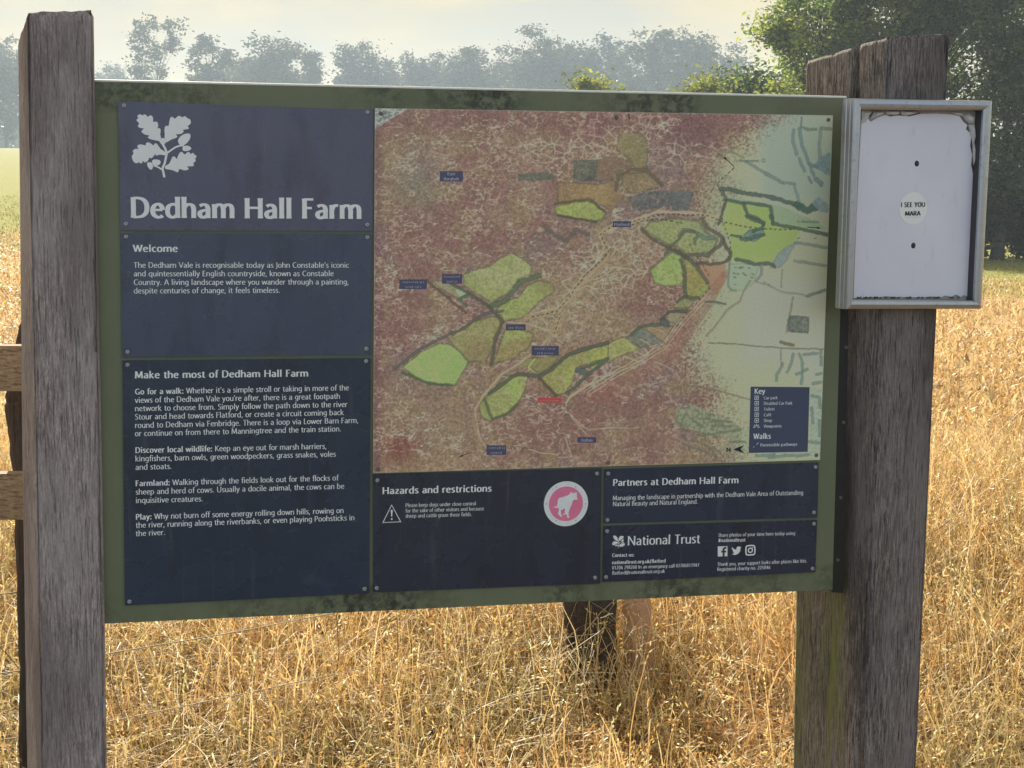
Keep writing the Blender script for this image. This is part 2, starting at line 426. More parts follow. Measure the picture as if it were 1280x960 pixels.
def ribbon(pts, wt, thin, closed=False, flare=.10, endcap=True):
    """a pen stroke: thick where it runs down, thin where it runs across"""
    P = np.array(pts); n = len(P)
    if closed: T = np.roll(P, -1, 0) - np.roll(P, 1, 0)
    else:
        T = np.empty_like(P); T[1:-1] = P[2:] - P[:-2]; T[0] = P[1] - P[0]; T[-1] = P[-1] - P[-2]
    T /= np.maximum(np.linalg.norm(T, axis=1, keepdims=True), 1e-9)
    s = np.abs(T[:, 1]) * .94 + np.where(T[:, 0] * T[:, 1] < 0, .06, -.03) * np.abs(T[:, 0])
    wd_ = (thin + (wt - thin) * np.clip(s, 0, 1) ** 1.1)
    if not closed:
        wd_ = wd_.copy(); wd_[0] *= 1 + flare; wd_[-1] *= 1 + flare
    N = np.stack([-T[:, 1], T[:, 0]], 1)
    A = P + N * wd_[:, None] / 2; B = P - N * wd_[:, None] / 2
    V = np.empty((2 * n, 2)); V[0::2] = A; V[1::2] = B
    m = n if closed else n - 1
    Fc = [(2 * i, 2 * i + 1, (2 * i + 3) % (2 * n), (2 * i + 2) % (2 * n)) for i in range(m)]
    return V, Fc
_gc = {}
def glyph(ch, wt, thin, k):
    key = (ch, wt, thin, k)
    if key in _gc: return _gc[key]
    adv, spec = G.get(ch, G['-']); parts = []
    for st in [q for q in spec.split('|') if q]:
        typ, *pp = st.split(' ')
        pts = [tuple(map(float, q.split(','))) for q in pp]
        if typ == 'D':
            r = wt * .60; c = pts[0]
            V = np.array([(c[0] + r * math.cos(a), c[1] + r * math.sin(a)) for a in np.linspace(0, 2 * math.pi, 8, False)])
            parts.append((V, [tuple(range(8))])); continue
        if typ == 'P':
            if len(pts) == 2:
                a, b = np.array(pts[0]), np.array(pts[1])
                pts = [a, a + (b - a) * .18, a + (b - a) * .82, b] if k > 2 else [a, b]
            parts.append(ribbon(pts, wt, thin)); continue
        parts.append(ribbon(crom(pts, typ == 'O', k), wt, thin, typ == 'O'))
    _gc[key] = (adv, parts); return _gc[key]

class Print:
    """flat print lying on a panel, in board coordinates"""
    def __init__(s, w, fn=None): s.fn = fn or uv; s.w = w; s.v = []; s.f = []; s.lay = 0
    def poly(s, V, Fc, lay=None):
        n = len(s.v); z = s.w + (s.lay % 7) * .00006 if lay is None else s.w + lay
        s.lay += 1
        s.v += [(p[0], p[1], z) for p in V]; s.f += [tuple(i + n for i in f) for f in Fc]
    def text(s, txt, p0, p1, cap, wt=.125, thin=.08, bold=(.18, .105), k=3, track=0.018, slant=0.0):
        """baseline from photo point p0 to p1; *...* is bold; cap height in photo pixels"""
        a = s.fn(*p0, s.w); b = s.fn(*p1, s.w)
        up = s.fn(p0[0], p0[1] - cap, s.w) - a; h = np.linalg.norm(up)
        d = b - a; L = np.linalg.norm(d); e = d / L; n = np.array([-e[1], e[0]])
        runs = []; x = 0; bd = False
        for ch in txt:
            if ch == '*': bd = not bd; continue
            w_, t_ = bold if bd else (wt, thin)
            adv, parts = glyph(ch, w_, t_, k)
            ex = .035 if bd else 0
            runs.append((x + ex / 2, parts)); x += adv + ex + track
        x -= track + .1
        sx = L / x
        for (gx, parts) in runs:
            for V, Fc in parts:
                X = (V[:, 0] + gx - .05 + slant * V[:, 1]) * sx; Y = V[:, 1] * h
                Q = a + X[:, None] * e + Y[:, None] * n
                s.poly(Q, Fc)
    def pxpoly(s, pts, k=0, lay=None):
        if k: pts = crom(pts, True, k)
        V = np.array([s.fn(x, y, s.w) for x, y in pts])
        if np.sum(V[:, 0] * np.roll(V[:, 1], -1) - np.roll(V[:, 0], -1) * V[:, 1]) < 0: V = V[::-1]
        s.poly(V, [tuple(range(len(V)))], lay)
    def pxline(s, pts, wpx, k=0, closed=False):
        if k: pts = crom(pts, closed, k)
        V = np.array([s.fn(x, y, s.w) for x, y in pts]); wm = np.linalg.norm(s.fn(pts[0][0] + wpx, pts[0][1], s.w) - s.fn(pts[0][0], pts[0][1], s.w))
        Q, Fc = ribbon(V, wm, wm, closed, 0); s.poly(Q, Fc)
    def ring(s, c, ro, ri, n=40, sy=1.0):
        """ring (or disc when ri is 0) about photo point c, radii in photo pixels"""
        C0 = s.fn(*c, s.w); k = np.linalg.norm(s.fn(c[0] + 1, c[1], s.w) - C0)
        an = np.linspace(0, 2 * math.pi, n, False)
        cs = np.stack([np.cos(an), np.sin(an) * sy], 1)
        if ri == 0: s.poly(C0 + cs * ro * k, [tuple(range(n))]); return
        V = np.concatenate([C0 + cs * ro * k, C0 + cs * ri * k])
        s.poly(V, [(i, (i + 1) % n, n + (i + 1) % n, n + i) for i in range(n)])
    def build(s, name, mat, parent): return mesh_obj(name, s.v, s.f, mat, parent)

# ------------------------------------------------------------------ the information board
K_ = 1 / .52                                   # photo colour of a thing in the board's shade -> its own colour
def pc(r, g_, b): return tuple(np.minimum(lin((r, g_, b)) * K_, .9))

def panel_mat(name, col, seed):
    m = NT(name)
    v = m.coord('Object', (1, 1, 1), (seed, seed * .4, 0))
    big = m.noise(v, 3.2, 4, .6)
    streak = m.noise(m.coord('Object', (1, .22, 1), (seed, 2, 0)), 22, 5, .6)
    spk = m.noise(v, 210, 2, .5)
    c = m.mix(m.ramp(big, [(.35, 0), (.7, .6)]), col, tuple(np.array(col) * 1.25 + .004))
    c = m.mix(m.ramp(streak, [(.52, 0), (.70, .6)]), c, tuple(np.array(col) * .55))
    drip = m.noise(m.coord('Object', (1, .06, 1), (seed * 3, 5, 0)), 60, 4, .6)
    c = m.mix(m.ramp(drip, [(.60, 0), (.74, .22)]), c, (.20, .20, .20))
    smear = m.noise(m.coord('Object', (.35, 1.4, 1), (2, seed * 3, 0)), 34, 5, .7, .6)
    c = m.mix(m.ramp(smear, [(.62, 0), (.74, .30)]), c, (.17, .17, .18))
    c = m.mix(m.ramp(spk, [(.66, 0), (.76, .25)]), c, (.16, .16, .17))
    ro = m.ramp(m.noise(v, 9, 5, .6), [(.3, .20), (.7, .34)])
    return m.pb(Base_Color=c, Roughness=ro, Specular_IOR_Level=.55)
M_text = mat_plain('pale_print', pc(192, 192, 214), .5, var=.08, scale=60)
M_screw = mat_plain('screw_steel', (.42, .42, .42), .38, .85, .3, 300)

def green_mat():
    m = NT('green_paint')
    v = m.coord('Object')
    c0 = (.135, .160, .070)
    n = m.noise(v, 5, 5, .6)
    c = m.mix(n, c0, (.205, .212, .135))
    # grime collects along the top rail and the sill below the panels
    sp = m.n('ShaderNodeSeparateXYZ', {0: v})
    top = m.n('ShaderNodeMapRange', {0: sp.outputs[1], 1: 1.015, 2: 1.035}).outputs[0]
    low = m.n('ShaderNodeMapRange', {0: sp.outputs[1], 1: .062, 2: .05}).outputs[0]
    reach = m.ramp(m.noise(m.coord('Object', (1, .4, 1)), 3.0, 3), [(.42, 0), (.60, 1)])
    blot = m.ramp(m.noise(v, 46, 7, .72), [(.42, 0), (.56, 1)])
    f = m.math('MULTIPLY', m.math('MAXIMUM', top, low), m.math('MULTIPLY', reach, blot))
    c = m.mix(m.math('MULTIPLY', f, .85), c, (.012, .014, .010))
    dust = m.ramp(m.noise(v, 90, 5, .65), [(.55, 0), (.75, .3)])
    c = m.mix(dust, c, (.20, .20, .15))
    m.bump(m.noise(v, 120, 4), .15, .002)
    return m.pb(Base_Color=c, Roughness=.55)
M_green = green_mat()

board = empty('information_board', mat=BM)
tag(board, 'large green framed information board with navy text panels and a weathered map between posts', 'information board')

# outline of the frame from the photograph, 34 mm thick
FR = [uv(115, 101.4), uv(1058, 122.3), uv(1040.5, 737), uv(129, 779.7)]
FR = [np.array(q) for q in FR]
mb = MB(); mb.slab([FR[3], FR[2], FR[1], FR[0]], -.034, 0.0)
mb.build('frame', M_green, board)
# rounded capping lip along the top edge, a hair proud of the frame
a, b = FR[0], FR[1]
M_lip = mat_plain('lip_metal', (.82, .81, .74), .5, .0, .2, 80)
mb = MB()
for w_ in (-.002,):
    mb.tube([(a[0], a[1] + .0012, w_), (b[0], b[1] + .0012, w_)], .0027, 12)
mb.slab([(a[0], a[1] + .0006), (b[0], b[1] + .0006), (b[0], b[1] + .0040), (a[0], a[1] + .0040)], -.036, -.003)
mb.build('top_trim', M_lip, board)

NAVY = (.026, .040, .078)
def panel(label, quad, screws, seed, mat=None, w=.004):
    """a navy sheet screwed to the frame, corners TL TR BR BL in photo pixels"""
    q = [uv(x, y, w) for x, y in quad]
    m_ = MB(); m_.slab([q[3], q[2], q[1], q[0]], .0004, w)
    o = m_.build('panel', mat or panel_mat('navy_panel', {1: (.088, .090, .152), 2: (.056, .074, .128), 3: (.022, .038, .072), 4: (.024, .032, .056), 5: (.022, .034, .068), 6: (.020, .028, .058)}[seed], seed), board)  # upper sheets paler, lower ones darker: sky sheen put into their colours
    o['label'] = label
    scr = None
    for (x, y) in screws:
        c = uv(x, y, w)
        if scr is None:
            mb_ = MB(); mb_.dome((0, 0, 0), .0046, .0022, 12)
            scr = s_ = mb_.build('screw', M_screw, o, True)
        else:
            s_ = scr.copy(); COL.objects.link(s_); s_.parent = o
        s_.location = (c[0], c[1], w + .0002); s_.rotation_euler = (0, 0, rng.uniform(0, 6))
    return o
PW = .0044

# oak leaf emblem traced in its own 960 x 960 square
OAK = [
 [(430,455),(410,440),(360,430),(300,415),(262,392),(285,368),(230,355),(180,320),(195,290),(212,272),(160,265),(130,240),(150,205),(115,170),(120,145),(140,140),(125,110),(140,90),(170,84),(190,100),(215,85),(245,95),(262,120),(290,98),(325,110),(335,150),(335,185),(375,180),(400,205),(400,250),(392,268),(425,270),(436,300),(430,350),(440,400)],
 [(497,455),(488,400),(490,340),(485,290),(500,238),(540,238),(550,180),(565,130),(590,118),(620,140),(635,138),(665,108),(700,108),(720,125),(760,108),(790,135),(825,150),(838,180),(830,215),(795,240),(812,265),(795,282),(735,290),(742,315),(710,345),(640,352),(660,378),(640,400),(580,420),(520,455)],
 [(500,590),(440,550),(410,510),(375,470),(350,480),(340,500),(300,470),(260,456),(235,480),(238,500),(180,485),(135,492),(125,520),(140,545),(95,545),(62,575),(75,605),(52,640),(60,690),(90,730),(125,735),(150,720),(165,742),(190,730),(200,705),(225,728),(265,705),(285,660),(310,672),(345,640),(360,615),(380,635),(420,622),(470,628),(500,630)],
 [(495,775),(545,745),(570,700),(590,655),(620,645),(650,680),(665,640),(690,595),(720,585),(755,620),(790,590),(820,590),(835,615),(865,595),(885,620),(915,640),(895,680),(905,705),(870,735),(880,765),(850,778),(785,778),(808,805),(790,828),(740,830),(685,812),(672,850),(650,855),(610,835),(550,820),(500,812)],
 [(690,490),(665,440),(685,395),(725,360),(775,342),(825,345),(832,390),(810,440),(770,480),(735,498)],
 [(725,540),(735,515),(780,500),(825,515),(845,540),(820,565),(770,575),(735,568)],
 [(320,705),(350,685),(410,690),(435,715),(425,750),(380,770),(345,765),(325,735)],
 [(255,735),(280,722),(315,730),(332,760),(330,800),(305,825),(275,800),(258,770)],
 [(425,455),(450,400),(490,412),(500,460),(480,490),(455,490)],
]
OAK_L = [([(455,470),(490,530),(515,600),(505,660),(488,740),(462,800),(470,850),(485,925)], 30), ([(515,605),(570,565),(640,520),(710,500),(745,505)], 24), ([(340,765),(400,788),(450,820)], 22)]
def oak(pr, x0, y0, x1, y1, sy=None):
    f = lambda p: (x0 + p[0] / 960 * (x1 - x0), y0 + p[1] / 960 * (y1 - y0))
    for q in OAK: pr.pxpoly([f(p) for p in q], 2)
    for q, wl in OAK_L: pr.pxline([f(p) for p in q], wl / 960 * (x1 - x0), 3)

# --- title panel
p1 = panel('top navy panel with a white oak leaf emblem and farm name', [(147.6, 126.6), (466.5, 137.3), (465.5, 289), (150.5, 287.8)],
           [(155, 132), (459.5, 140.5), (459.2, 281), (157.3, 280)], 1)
pr = Print(PW); oak(pr, 160, 135, 250, 225); pr.build('emblem', M_text, p1)
pr = Print(PW); pr.text('Dedham Hall Farm', (165.0, 272.1), (450.3, 273.6), 25.6, .20, .115, k=6, track=.045); pr.build('lettering', M_text, p1)
# --- welcome panel
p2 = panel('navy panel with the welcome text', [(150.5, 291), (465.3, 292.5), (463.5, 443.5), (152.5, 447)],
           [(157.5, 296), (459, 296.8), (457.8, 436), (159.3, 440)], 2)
pr = Print(PW)
pr.text('*Welcome*', (166.8, 314.8), (221.8, 314.8), 8.8, k=4)
for t, a, b in [("The Dedham Vale is recognisable today as John Constable's iconic", (167.4, 334.7), (435.9, 334.6)),
                ("and quintessentially English countryside, known as Constable", (167.4, 345.4), (416.8, 345.1)),
                ("Country. A living landscape where you wander through a painting,", (167.4, 356.2), (435.7, 355.5)),
                ("despite centuries of change, it feels timeless.", (167.4, 366.8), (349.8, 366.0))]:
    pr.text(t, a, b, 6.9)
pr.build('lettering', M_text, p2)
# --- main text panel
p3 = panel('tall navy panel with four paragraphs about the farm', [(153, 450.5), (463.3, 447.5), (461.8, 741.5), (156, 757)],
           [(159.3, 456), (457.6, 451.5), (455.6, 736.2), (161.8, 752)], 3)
pr = Print(PW)
pr.text('*Make the most of Dedham Hall Farm*', (168.8, 473), (385, 470.6), 8.8, k=4)
for t, a, b in [("*Go for a walk:* Whether it's a simple stroll or taking in more of the", (169, 493.1), (435.8, 487.8)),
                ("views of the Dedham Vale you're after, there is a great footpath", (169, 503.6), (424.8, 498.4)),
                ("network to choose from. Simply follow the path down to the river", (169, 514), (434, 508.6)),
                ("Stour and head towards Flatford, or create a circuit coming back", (169, 524.5), (429.4, 518.7)),
                ("round to Dedham via Fenbridge. There is a loop via Lower Barn Farm,", (169, 535), (447.8, 528.6)),
                ("or continue on from there to Manningtree and the train station.", (169, 545.3), (426.2, 539.2)),
                ("*Discover local wildlife:* Keep an eye out for marsh harriers,", (169.4, 566.2), (408, 561)),
                ("kingfishers, barn owls, green woodpeckers, grass snakes, voles", (169.4, 576.8), (419.5, 570.8)),
                ("and stoats.", (169.6, 587.4), (214.4, 586)),
                ("*Farmland:* Walking through the fields look out for the flocks of", (169.7, 607.7), (422.7, 600.5)),
                ("sheep and herd of cows. Usually a docile animal, the cows can be", (169.8, 618.3), (430, 610.8)),
                ("inquisitive creatures.", (169.9, 628.9), (253.4, 626.7)),
                ("*Play:* Why not burn off some energy rolling down hills, rowing on", (170, 649.7), (429.4, 641.2)),
                ("the river, running along the riverbanks, or even playing Poohsticks in", (170, 659.9), (442.9, 650.2)),
                ("the river.", (170, 670.3), (206.3, 668.6))]:
    pr.text(t, a, b, 7.0)
pr.build('lettering', M_text, p3)
# --- hazards panel
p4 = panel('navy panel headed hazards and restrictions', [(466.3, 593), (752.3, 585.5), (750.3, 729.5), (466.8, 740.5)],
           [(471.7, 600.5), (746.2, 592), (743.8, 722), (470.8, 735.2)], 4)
pr = Print(PW)
pr.text('*Hazards and restrictions*', (478.3, 617.7), (614, 614.4), 8.6, k=4)
for t, a, b in [("Please keep dogs under close control", (507, 633.9), (594.8, 631.5)),
                ("for the sake of other visitors and because", (507, 640.7), (604.6, 637.8)),
                ("sheep and cattle graze these fields.", (507, 647.3), (589.8, 645))]:
    pr.text(t, a, b, 4.6, .12, .08, k=2)
pr.build('lettering', M_text, p4); pr = Print(PW)
pr.pxline([(489.6, 631.2), (478.6, 653.2), (500.8, 652.2)], 1.7, 0, True)
pr.pxpoly([(488.3, 637.5), (490.9, 637.4), (490.2, 646), (489.1, 646.1)]); pr.ring((489.7, 648.8), 1.15, 0, 10)
pr.build('warning_triangle', M_text, p4)
M_badge = mat_plain('badge_pink', pc(186, 96, 122), .5, var=.12, scale=50)
M_badgew = mat_plain('badge_white', pc(186, 184, 202), .5, var=.12, scale=50)
bd = Print(PW); bd.ring((707.5, 629.7), 27.6, 0, 48); bdo = bd.build('badge', M_badgew, p4); bdo['label'] = 'round pink and white dog badge'
M_dot = mat_plain('badge_grey', pc(120, 118, 135), .5)
# (the disc and the dog lie on the badge)
bd = Print(PW + .0004); bd.ring((707.5, 629.7), 21.2, 0, 44); bd.build('badge_disc', M_badge, p4)['label'] = 'pink disc of the dog badge'
bd = Print(PW + .0010)
DOG = [(230,540),(255,520),(290,520),(300,470),(305,410),(330,375),(400,355),(470,335),(520,300),(518,275),(535,275),(555,292),(600,290),(622,268),(632,300),(632,360),(645,395),(620,412),(590,402),(560,430),(545,490),(510,560),(490,620),(490,680),(508,705),(495,722),(470,718),(455,660),(440,655),(400,670),(388,655),(425,640),(428,560),(400,560),(385,580),(355,580),(360,640),(378,690),(365,708),(345,690),(325,670),(308,660),(312,620),(325,590),(320,550),(280,548)]
bd.pxpoly([(675 + x * 70 / 960, 595 + y * 70 / 960) for x, y in DOG], 1)
bd.build('dog_silhouette', M_badgew, p4)['label'] = 'pale dog silhouette on the badge'
bd = Print(PW + .0005)
for k in range(30):
    a_ = k / 30 * 2 * math.pi
    if k % 5 == 0: bd.ring((707.5 + 24.4 * math.cos(a_), 629.7 + 24.4 * math.sin(a_)), .8, 0, 6)
    elif k % 2: bd.ring((707.5 + 24.4 * math.cos(a_), 629.7 + 24.4 * math.sin(a_)), .45, 0, 6)
bd.build('lettering', M_dot, p4)
# --- partners panel
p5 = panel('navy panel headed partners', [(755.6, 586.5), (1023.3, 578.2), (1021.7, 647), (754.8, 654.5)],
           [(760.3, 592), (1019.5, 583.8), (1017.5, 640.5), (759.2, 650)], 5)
pr = Print(PW)
pr.text('*Partners at Dedham Hall Farm*', (766.4, 607.4), (922.8, 603.9), 8.3, k=4)
pr.text("Managing the landscape in partnership with the Dedham Vale Area of Outstanding", (766.1, 625.4), (1003.6, 618.3), 5.7)
pr.text("Natural Beauty and Natural England.", (766.1, 632.8), (871.9, 629.6), 5.7)
pr.build('lettering', M_text, p5)
# --- contact panel
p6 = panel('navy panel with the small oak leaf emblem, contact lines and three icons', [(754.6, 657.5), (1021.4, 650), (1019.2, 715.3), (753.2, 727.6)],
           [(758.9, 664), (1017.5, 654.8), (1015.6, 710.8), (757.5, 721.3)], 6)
pr = Print(PW); oak(pr, 764.2, 667.8, 782, 685.6); pr.build('emblem', M_text, p6)
pr = Print(PW)
pr.text('National Trust', (784.8, 681.8), (874.5, 678.9), 11.6, .14, .08, k=4)
pr.text('*Contact us:*', (765.2, 696.2), (792.4, 695.5), 4.3, k=2)
pr.text('*nationaltrust.org.uk/flatford*', (765.2, 705.2), (831.8, 703), 4.3, k=2)
pr.text('01206 298260 In an emergency call 07786811947', (765.2, 711.8), (873.8, 708.3), 4.3, k=2)
pr.text('flatford@nationaltrust.org.uk', (765.2, 718.4), (830.8, 715.8), 4.3, k=2)
pr.text('Share photos of your time here today using', (897.9, 671.1), (993.6, 668.5), 4.3, k=2)
pr.text('*#nationaltrust*', (897.9, 677.6), (931.6, 676.8), 4.3, k=2)
pr.text('Thank you, your support looks after places like this.', (896.8, 707.4), (1008.6, 703), 4.3, k=2)
pr.text('Registered charity no. 205846', (896.6, 713.7), (962.7, 711.2), 4.3, k=2)
pr.build('lettering', M_text, p6)
ic = Print(PW)   # square with a cut out f
fx = lambda x, y: (897.2 + x * 12.1, 695.6 - .3 * x - y * 12.6)
ic.pxpoly([fx(0, 0), fx(.50, 0), fx(.50, .38), fx(.36, .38), fx(.36, .56), fx(.50, .56), fx(.50, .72), fx(.56, .86), fx(.70, .92), fx(.90, .92), fx(.90, 1), fx(0, 1)])
ic.pxpoly([fx(.70, 0), fx(1, 0), fx(1, 1), fx(.90, 1), fx(.90, .76), fx(.76, .74), fx(.70, .68), fx(.70, .56), fx(.88, .56), fx(.86, .38), fx(.70, .38)])
ic.build('icon', M_text, p6)['label'] = 'square icon with a cut-out f'
ic = Print(PW)
bx_ = lambda x, y: (885 + x / 9.143, 655 + y / 9.143)
ic.pxpoly([bx_(*q) for q in [(272,262),(295,285),(322,295),(326,270),(345,255),(362,260),(378,262),(370,285),(368,310),(345,340),(310,354),(272,345),(300,332),(284,318),(290,312),(276,298),(284,296),(272,280)]], 1)
ic.build('icon', M_text, p6)['label'] = 'bird icon'
ic = Print(PW)
qx = lambda x, y: (885 + x / 9.143, 655 + y / 9.143)
ic.pxline([qx(*q) for q in [(452,250),(515,246),(534,264),(534,335),(516,350),(452,353),(435,338),(435,268)]], 1.6, 3, True)
ic.ring(qx(484, 300), 3.3, 1.9, 20); ic.ring(qx(510, 268), .7, 0, 8)
ic.build('icon', M_text, p6)['label'] = 'rounded camera icon'
# ------------------------------------------------------------------ the map: a printed sheet, its print worked out point by point
_nt = np.random.default_rng(11).random((8, 256, 256))
def vnoise(x, y, k=0):
    T_ = _nt[k]; xi = np.floor(x).astype(int); yi = np.floor(y).astype(int)
    fx_ = x - xi; fy_ = y - yi; fx_ = fx_ * fx_ * (3 - 2 * fx_); fy_ = fy_ * fy_ * (3 - 2 * fy_)
    a = T_[yi % 256, xi % 256]; b = T_[yi % 256, (xi + 1) % 256]; c = T_[(yi + 1) % 256, xi % 256]; d = T_[(yi + 1) % 256, (xi + 1) % 256]
    return (a * (1 - fx_) + b * fx_) * (1 - fy_) + (c * (1 - fx_) + d * fx_) * fy_
def fbm(x, y, s, o=4, k=0):
    v = 0; a = 1; t = 0
    for i in range(o):
        v = v + a * vnoise(x / s + 17 * i, y / s + 9 * i, (k + i) % 8); t += a; a *= .55; s = s / 2.03
    return v / t
MQ = [uv(468.6, 135.2, .0046), uv(1041.3, 144.2, .0046), uv(1025.0, 575.0, .0046), uv(466.4, 591.5, .0046)]
NU, NV = 600, 465
S_, T_ = np.meshgrid(np.linspace(0, 1, NU), np.linspace(0, 1, NV))
MU = ((1 - S_) * (1 - T_))[..., None] * MQ[0] + (S_ * (1 - T_))[..., None] * MQ[1] + (S_ * T_)[..., None] * MQ[2] + ((1 - S_) * T_)[..., None] * MQ[3]
Pw = MU[..., 0:1] * BR[:, 0] + MU[..., 1:2] * BR[:, 1] + .0046 * BR[:, 2] + BO - np.array([0, 0, EYE])
Pc = Pw @ CAMW
PX = Pc[..., 0] / Pc[..., 2] * F + 640; PY = Pc[..., 1] / Pc[..., 2] * F + 480
# hand drawn wobble
WX = PX + 2.2 * (fbm(PX, PY, 9, 3, 1) - .5); WY = PY + 2.2 * (fbm(PX, PY, 9, 3, 4) - .5)
def pdist(pts, closed=False):
    d = np.full(PX.shape, 1e9)
    P = [np.array(p, float) for p in pts]
    if closed: P = P + [P[0]]
    for a, b in zip(P[:-1], P[1:]):
        e = b - a; L2 = max(e @ e, 1e-9)
        t = np.clip(((WX - a[0]) * e[0] + (WY - a[1]) * e[1]) / L2, 0, 1)
        d = np.minimum(d, np.hypot(WX - a[0] - t * e[0], WY - a[1] - t * e[1]))
    return d
def inside(pts):
    r = np.zeros(PX.shape, bool); n = len(pts)
    for i in range(n):
        x0, y0 = pts[i]; x1, y1 = pts[(i + 1) % n]
        if y0 == y1: continue
        c = (y0 > WY) != (y1 > WY)
        r ^= c & (WX < (x1 - x0) * (WY - y0) / (y1 - y0) + x0)
    return r
mc = lambda *c: lin(c)
def lerp(A, B, f):
    f = np.asarray(f)[..., None]; return A * (1 - f) + B * f
n1 = fbm(PX, PY, 60, 4, 0); n2 = fbm(PX, PY, 34, 4, 2); n3 = fbm(PX, PY, 90, 3, 5); sp = fbm(PX, PY, 2.0, 2, 3); sp2 = fbm(PX, PY, 1.9, 2, 6)
# how badly the print has failed: 1 on the left, 0 in the clean right-hand part
edge = np.interp(PY, [140, 165, 210, 260, 300, 350, 400, 450, 500, 560, 600], [985, 950, 905, 897, 893, 890, 880, 868, 905, 925, 925])
fail = 1 - sstep(-34, 26, PX - edge + 26 * (n2 - .5) + 60 * (sp2 - .5))
topR = sstep(0, 1, (PX - 845) / 60) * sstep(190, 150, PY) if False else np.clip((PX - 845) / 60, 0, 1) * np.clip((185 - PY) / 30, 0, 1)
col = lerp(mc(134, 100, 92) * np.ones(PX.shape + (1,)), mc(144, 116, 102), sstep(.42, .62, n1))
col = lerp(col, mc(128, 110, 108), sstep(.52, .68, n3) * .6)
col = lerp(col, mc(142, 122, 92), sstep(.50, .66, n2) * .6)
col = lerp(col, mc(150, 124, 96), np.clip((PY - 440) / 90, 0, 1) * np.clip((660 - PX) / 90, 0, 1) * .65)
col = lerp(col, mc(122, 66, 66), np.exp(-(((PX - 500) / 28) ** 2 + ((PY - 560) / 22) ** 2)) * .8)
col = lerp(col, mc(112, 74, 82), np.clip((482 - PX) / 14, 0, 1) * .8)
col = lerp(col, mc(110, 82, 86), np.exp(-(((PX - 860) / 36) ** 2 + ((PY - 165) / 30) ** 2)) * .8)
col = lerp(col, mc(124, 84, 86), np.exp(-((PY - 150) / 22) ** 2) * .6)
col = lerp(col, mc(124, 122, 114), np.exp(-(((PX - 520) / 30) ** 2 + ((PY - 225) / 34) ** 2)) * .6)
col = lerp(col, mc(156, 138, 108), np.exp(-((((PX - 755) + .9 * (PY - 345)) / 55) ** 2)) * (np.abs(PY - 350) < 75) * (PX < 860) * .5)
clean = lerp(mc(182, 175, 142) * np.ones(PX.shape + (1,)), mc(160, 168, 140), sstep(.4, .65, n1))
clean = lerp(clean, mc(154, 166, 152), np.clip((300 - PY) / 60, 0, 1) * np.clip((PX - 930) / 30, 0, 1))
clean = lerp(clean, mc(182, 174, 156), np.clip((PY - 330) / 30, 0, 1) * np.clip((PX - 915) / 22, 0, 1) * np.clip((465 - PY) / 20, 0, 1) * .8)
col = lerp(clean, col, fail)
def field(pts, c, c2=None, rim=1.4, rimc=(92, 90, 72), speck=.5, rf=.6, soft=.86):
    global col
    c = tuple(q * 1.05 for q in c); c2 = tuple(q * 1.05 for q in c2) if c2 else None
    m_ = inside(pts)
    cc = lerp(mc(*c) * np.ones(PX.shape + (1,)), mc(*(c2 or c)), sstep(.42, .6, n2))
    cc = lerp(cc, cc * .5, np.clip((sp - .47) * 6, 0, 1) * speck)
    col = np.where(m_[..., None], cc * soft + col * (1 - soft), col)
    if rim: rimline(pts, rim, rimc, rf, True)
def rimline(pts, w, c, f=.8, closed=False):
    global col
    d = pdist(pts, closed); ww = w * .8 * (.55 + .8 * vnoise(PX / 5, PY / 5, 3))
    col = lerp(col, mc(*c) * np.ones(PX.shape + (1,)), np.clip((ww - d) / .7 + .5, 0, 1) * f)
# crackle of the failing lacquer, below the drawn fields
rid = lambda s, ax, k: np.abs(fbm(PX / ax, PY * 1.0, s, 3, k) - .5)
ln1 = np.clip(1 - rid(9.5, 2.2, 1) / .021, 0, 1) * sstep(.47, .58, fbm(PX, PY, 22, 2, 4))
ln2 = np.clip(1 - rid(6.5, 1.7, 5) / .055, 0, 1) * sstep(.38, .56, fbm(PX, PY, 19, 2, 7))
# cells: distance to the second nearest of scattered points less the nearest
def cells(s, k):
    gx, gy = np.floor(PX / s), np.floor(PY / s); d1 = np.full(PX.shape, 1e9); d2 = d1.copy()
    for i in (-1, 0, 1):
        for j in (-1, 0, 1):
            a, b = gx + i, gy + j
            qx_ = (a + _nt[k][(b % 256).astype(int), (a % 256).astype(int)]) * s; qy_ = (b + _nt[(k + 1) % 8][(b % 256).astype(int), (a % 256).astype(int)]) * s
            d = np.hypot((PX - qx_), (PY - qy_) * 1.15); d2 = np.where(d < d1, d1, np.minimum(d2, d)); d1 = np.minimum(d1, d)
    return d2 - d1
near = lambda pts, r: np.clip(1.3 - pdist(pts) / r, 0, 1)
cz1 = near([(660, 190), (745, 190), (770, 165), (820, 160), (850, 200), (835, 180)], 26)
cz2 = near([(690, 410), (715, 350), (745, 318), (770, 300), (800, 340), (720, 375)], 26)
cz3 = near([(720, 480), (780, 455), (830, 430), (850, 400)], 14)
cl = np.clip(1.2 - cells(13, 0) / 1.5, 0, 1) * np.maximum(np.maximum(cz1, cz2), cz3) * sstep(.38, .5, fbm(PX, PY, 12, 2, 2))
pale = mc(222, 188, 166)
speck = np.clip((sp2 - .5) * 3.6, -1, 1)
col = np.where((fail > .02)[..., None], col * (1 + .30 * (speck * fail)[..., None]), col)
col = lerp(col, pale * np.ones(PX.shape + (1,)), np.clip(ln1 * .85 + ln2 * .42, 0, .9) * fail)
col = lerp(col, pale * np.ones(PX.shape + (1,)), cl * .58 * fail)
z5 = lambda o, s, L: [(o[0] + x / s, o[1] + y / s) for x, y in L]
Z6 = lambda L: z5((460, 340), 3.693, L)
Z5 = lambda L: z5((465, 270), 6.4, L)
Z3 = lambda L: z5((655, 130), 6.4, L)
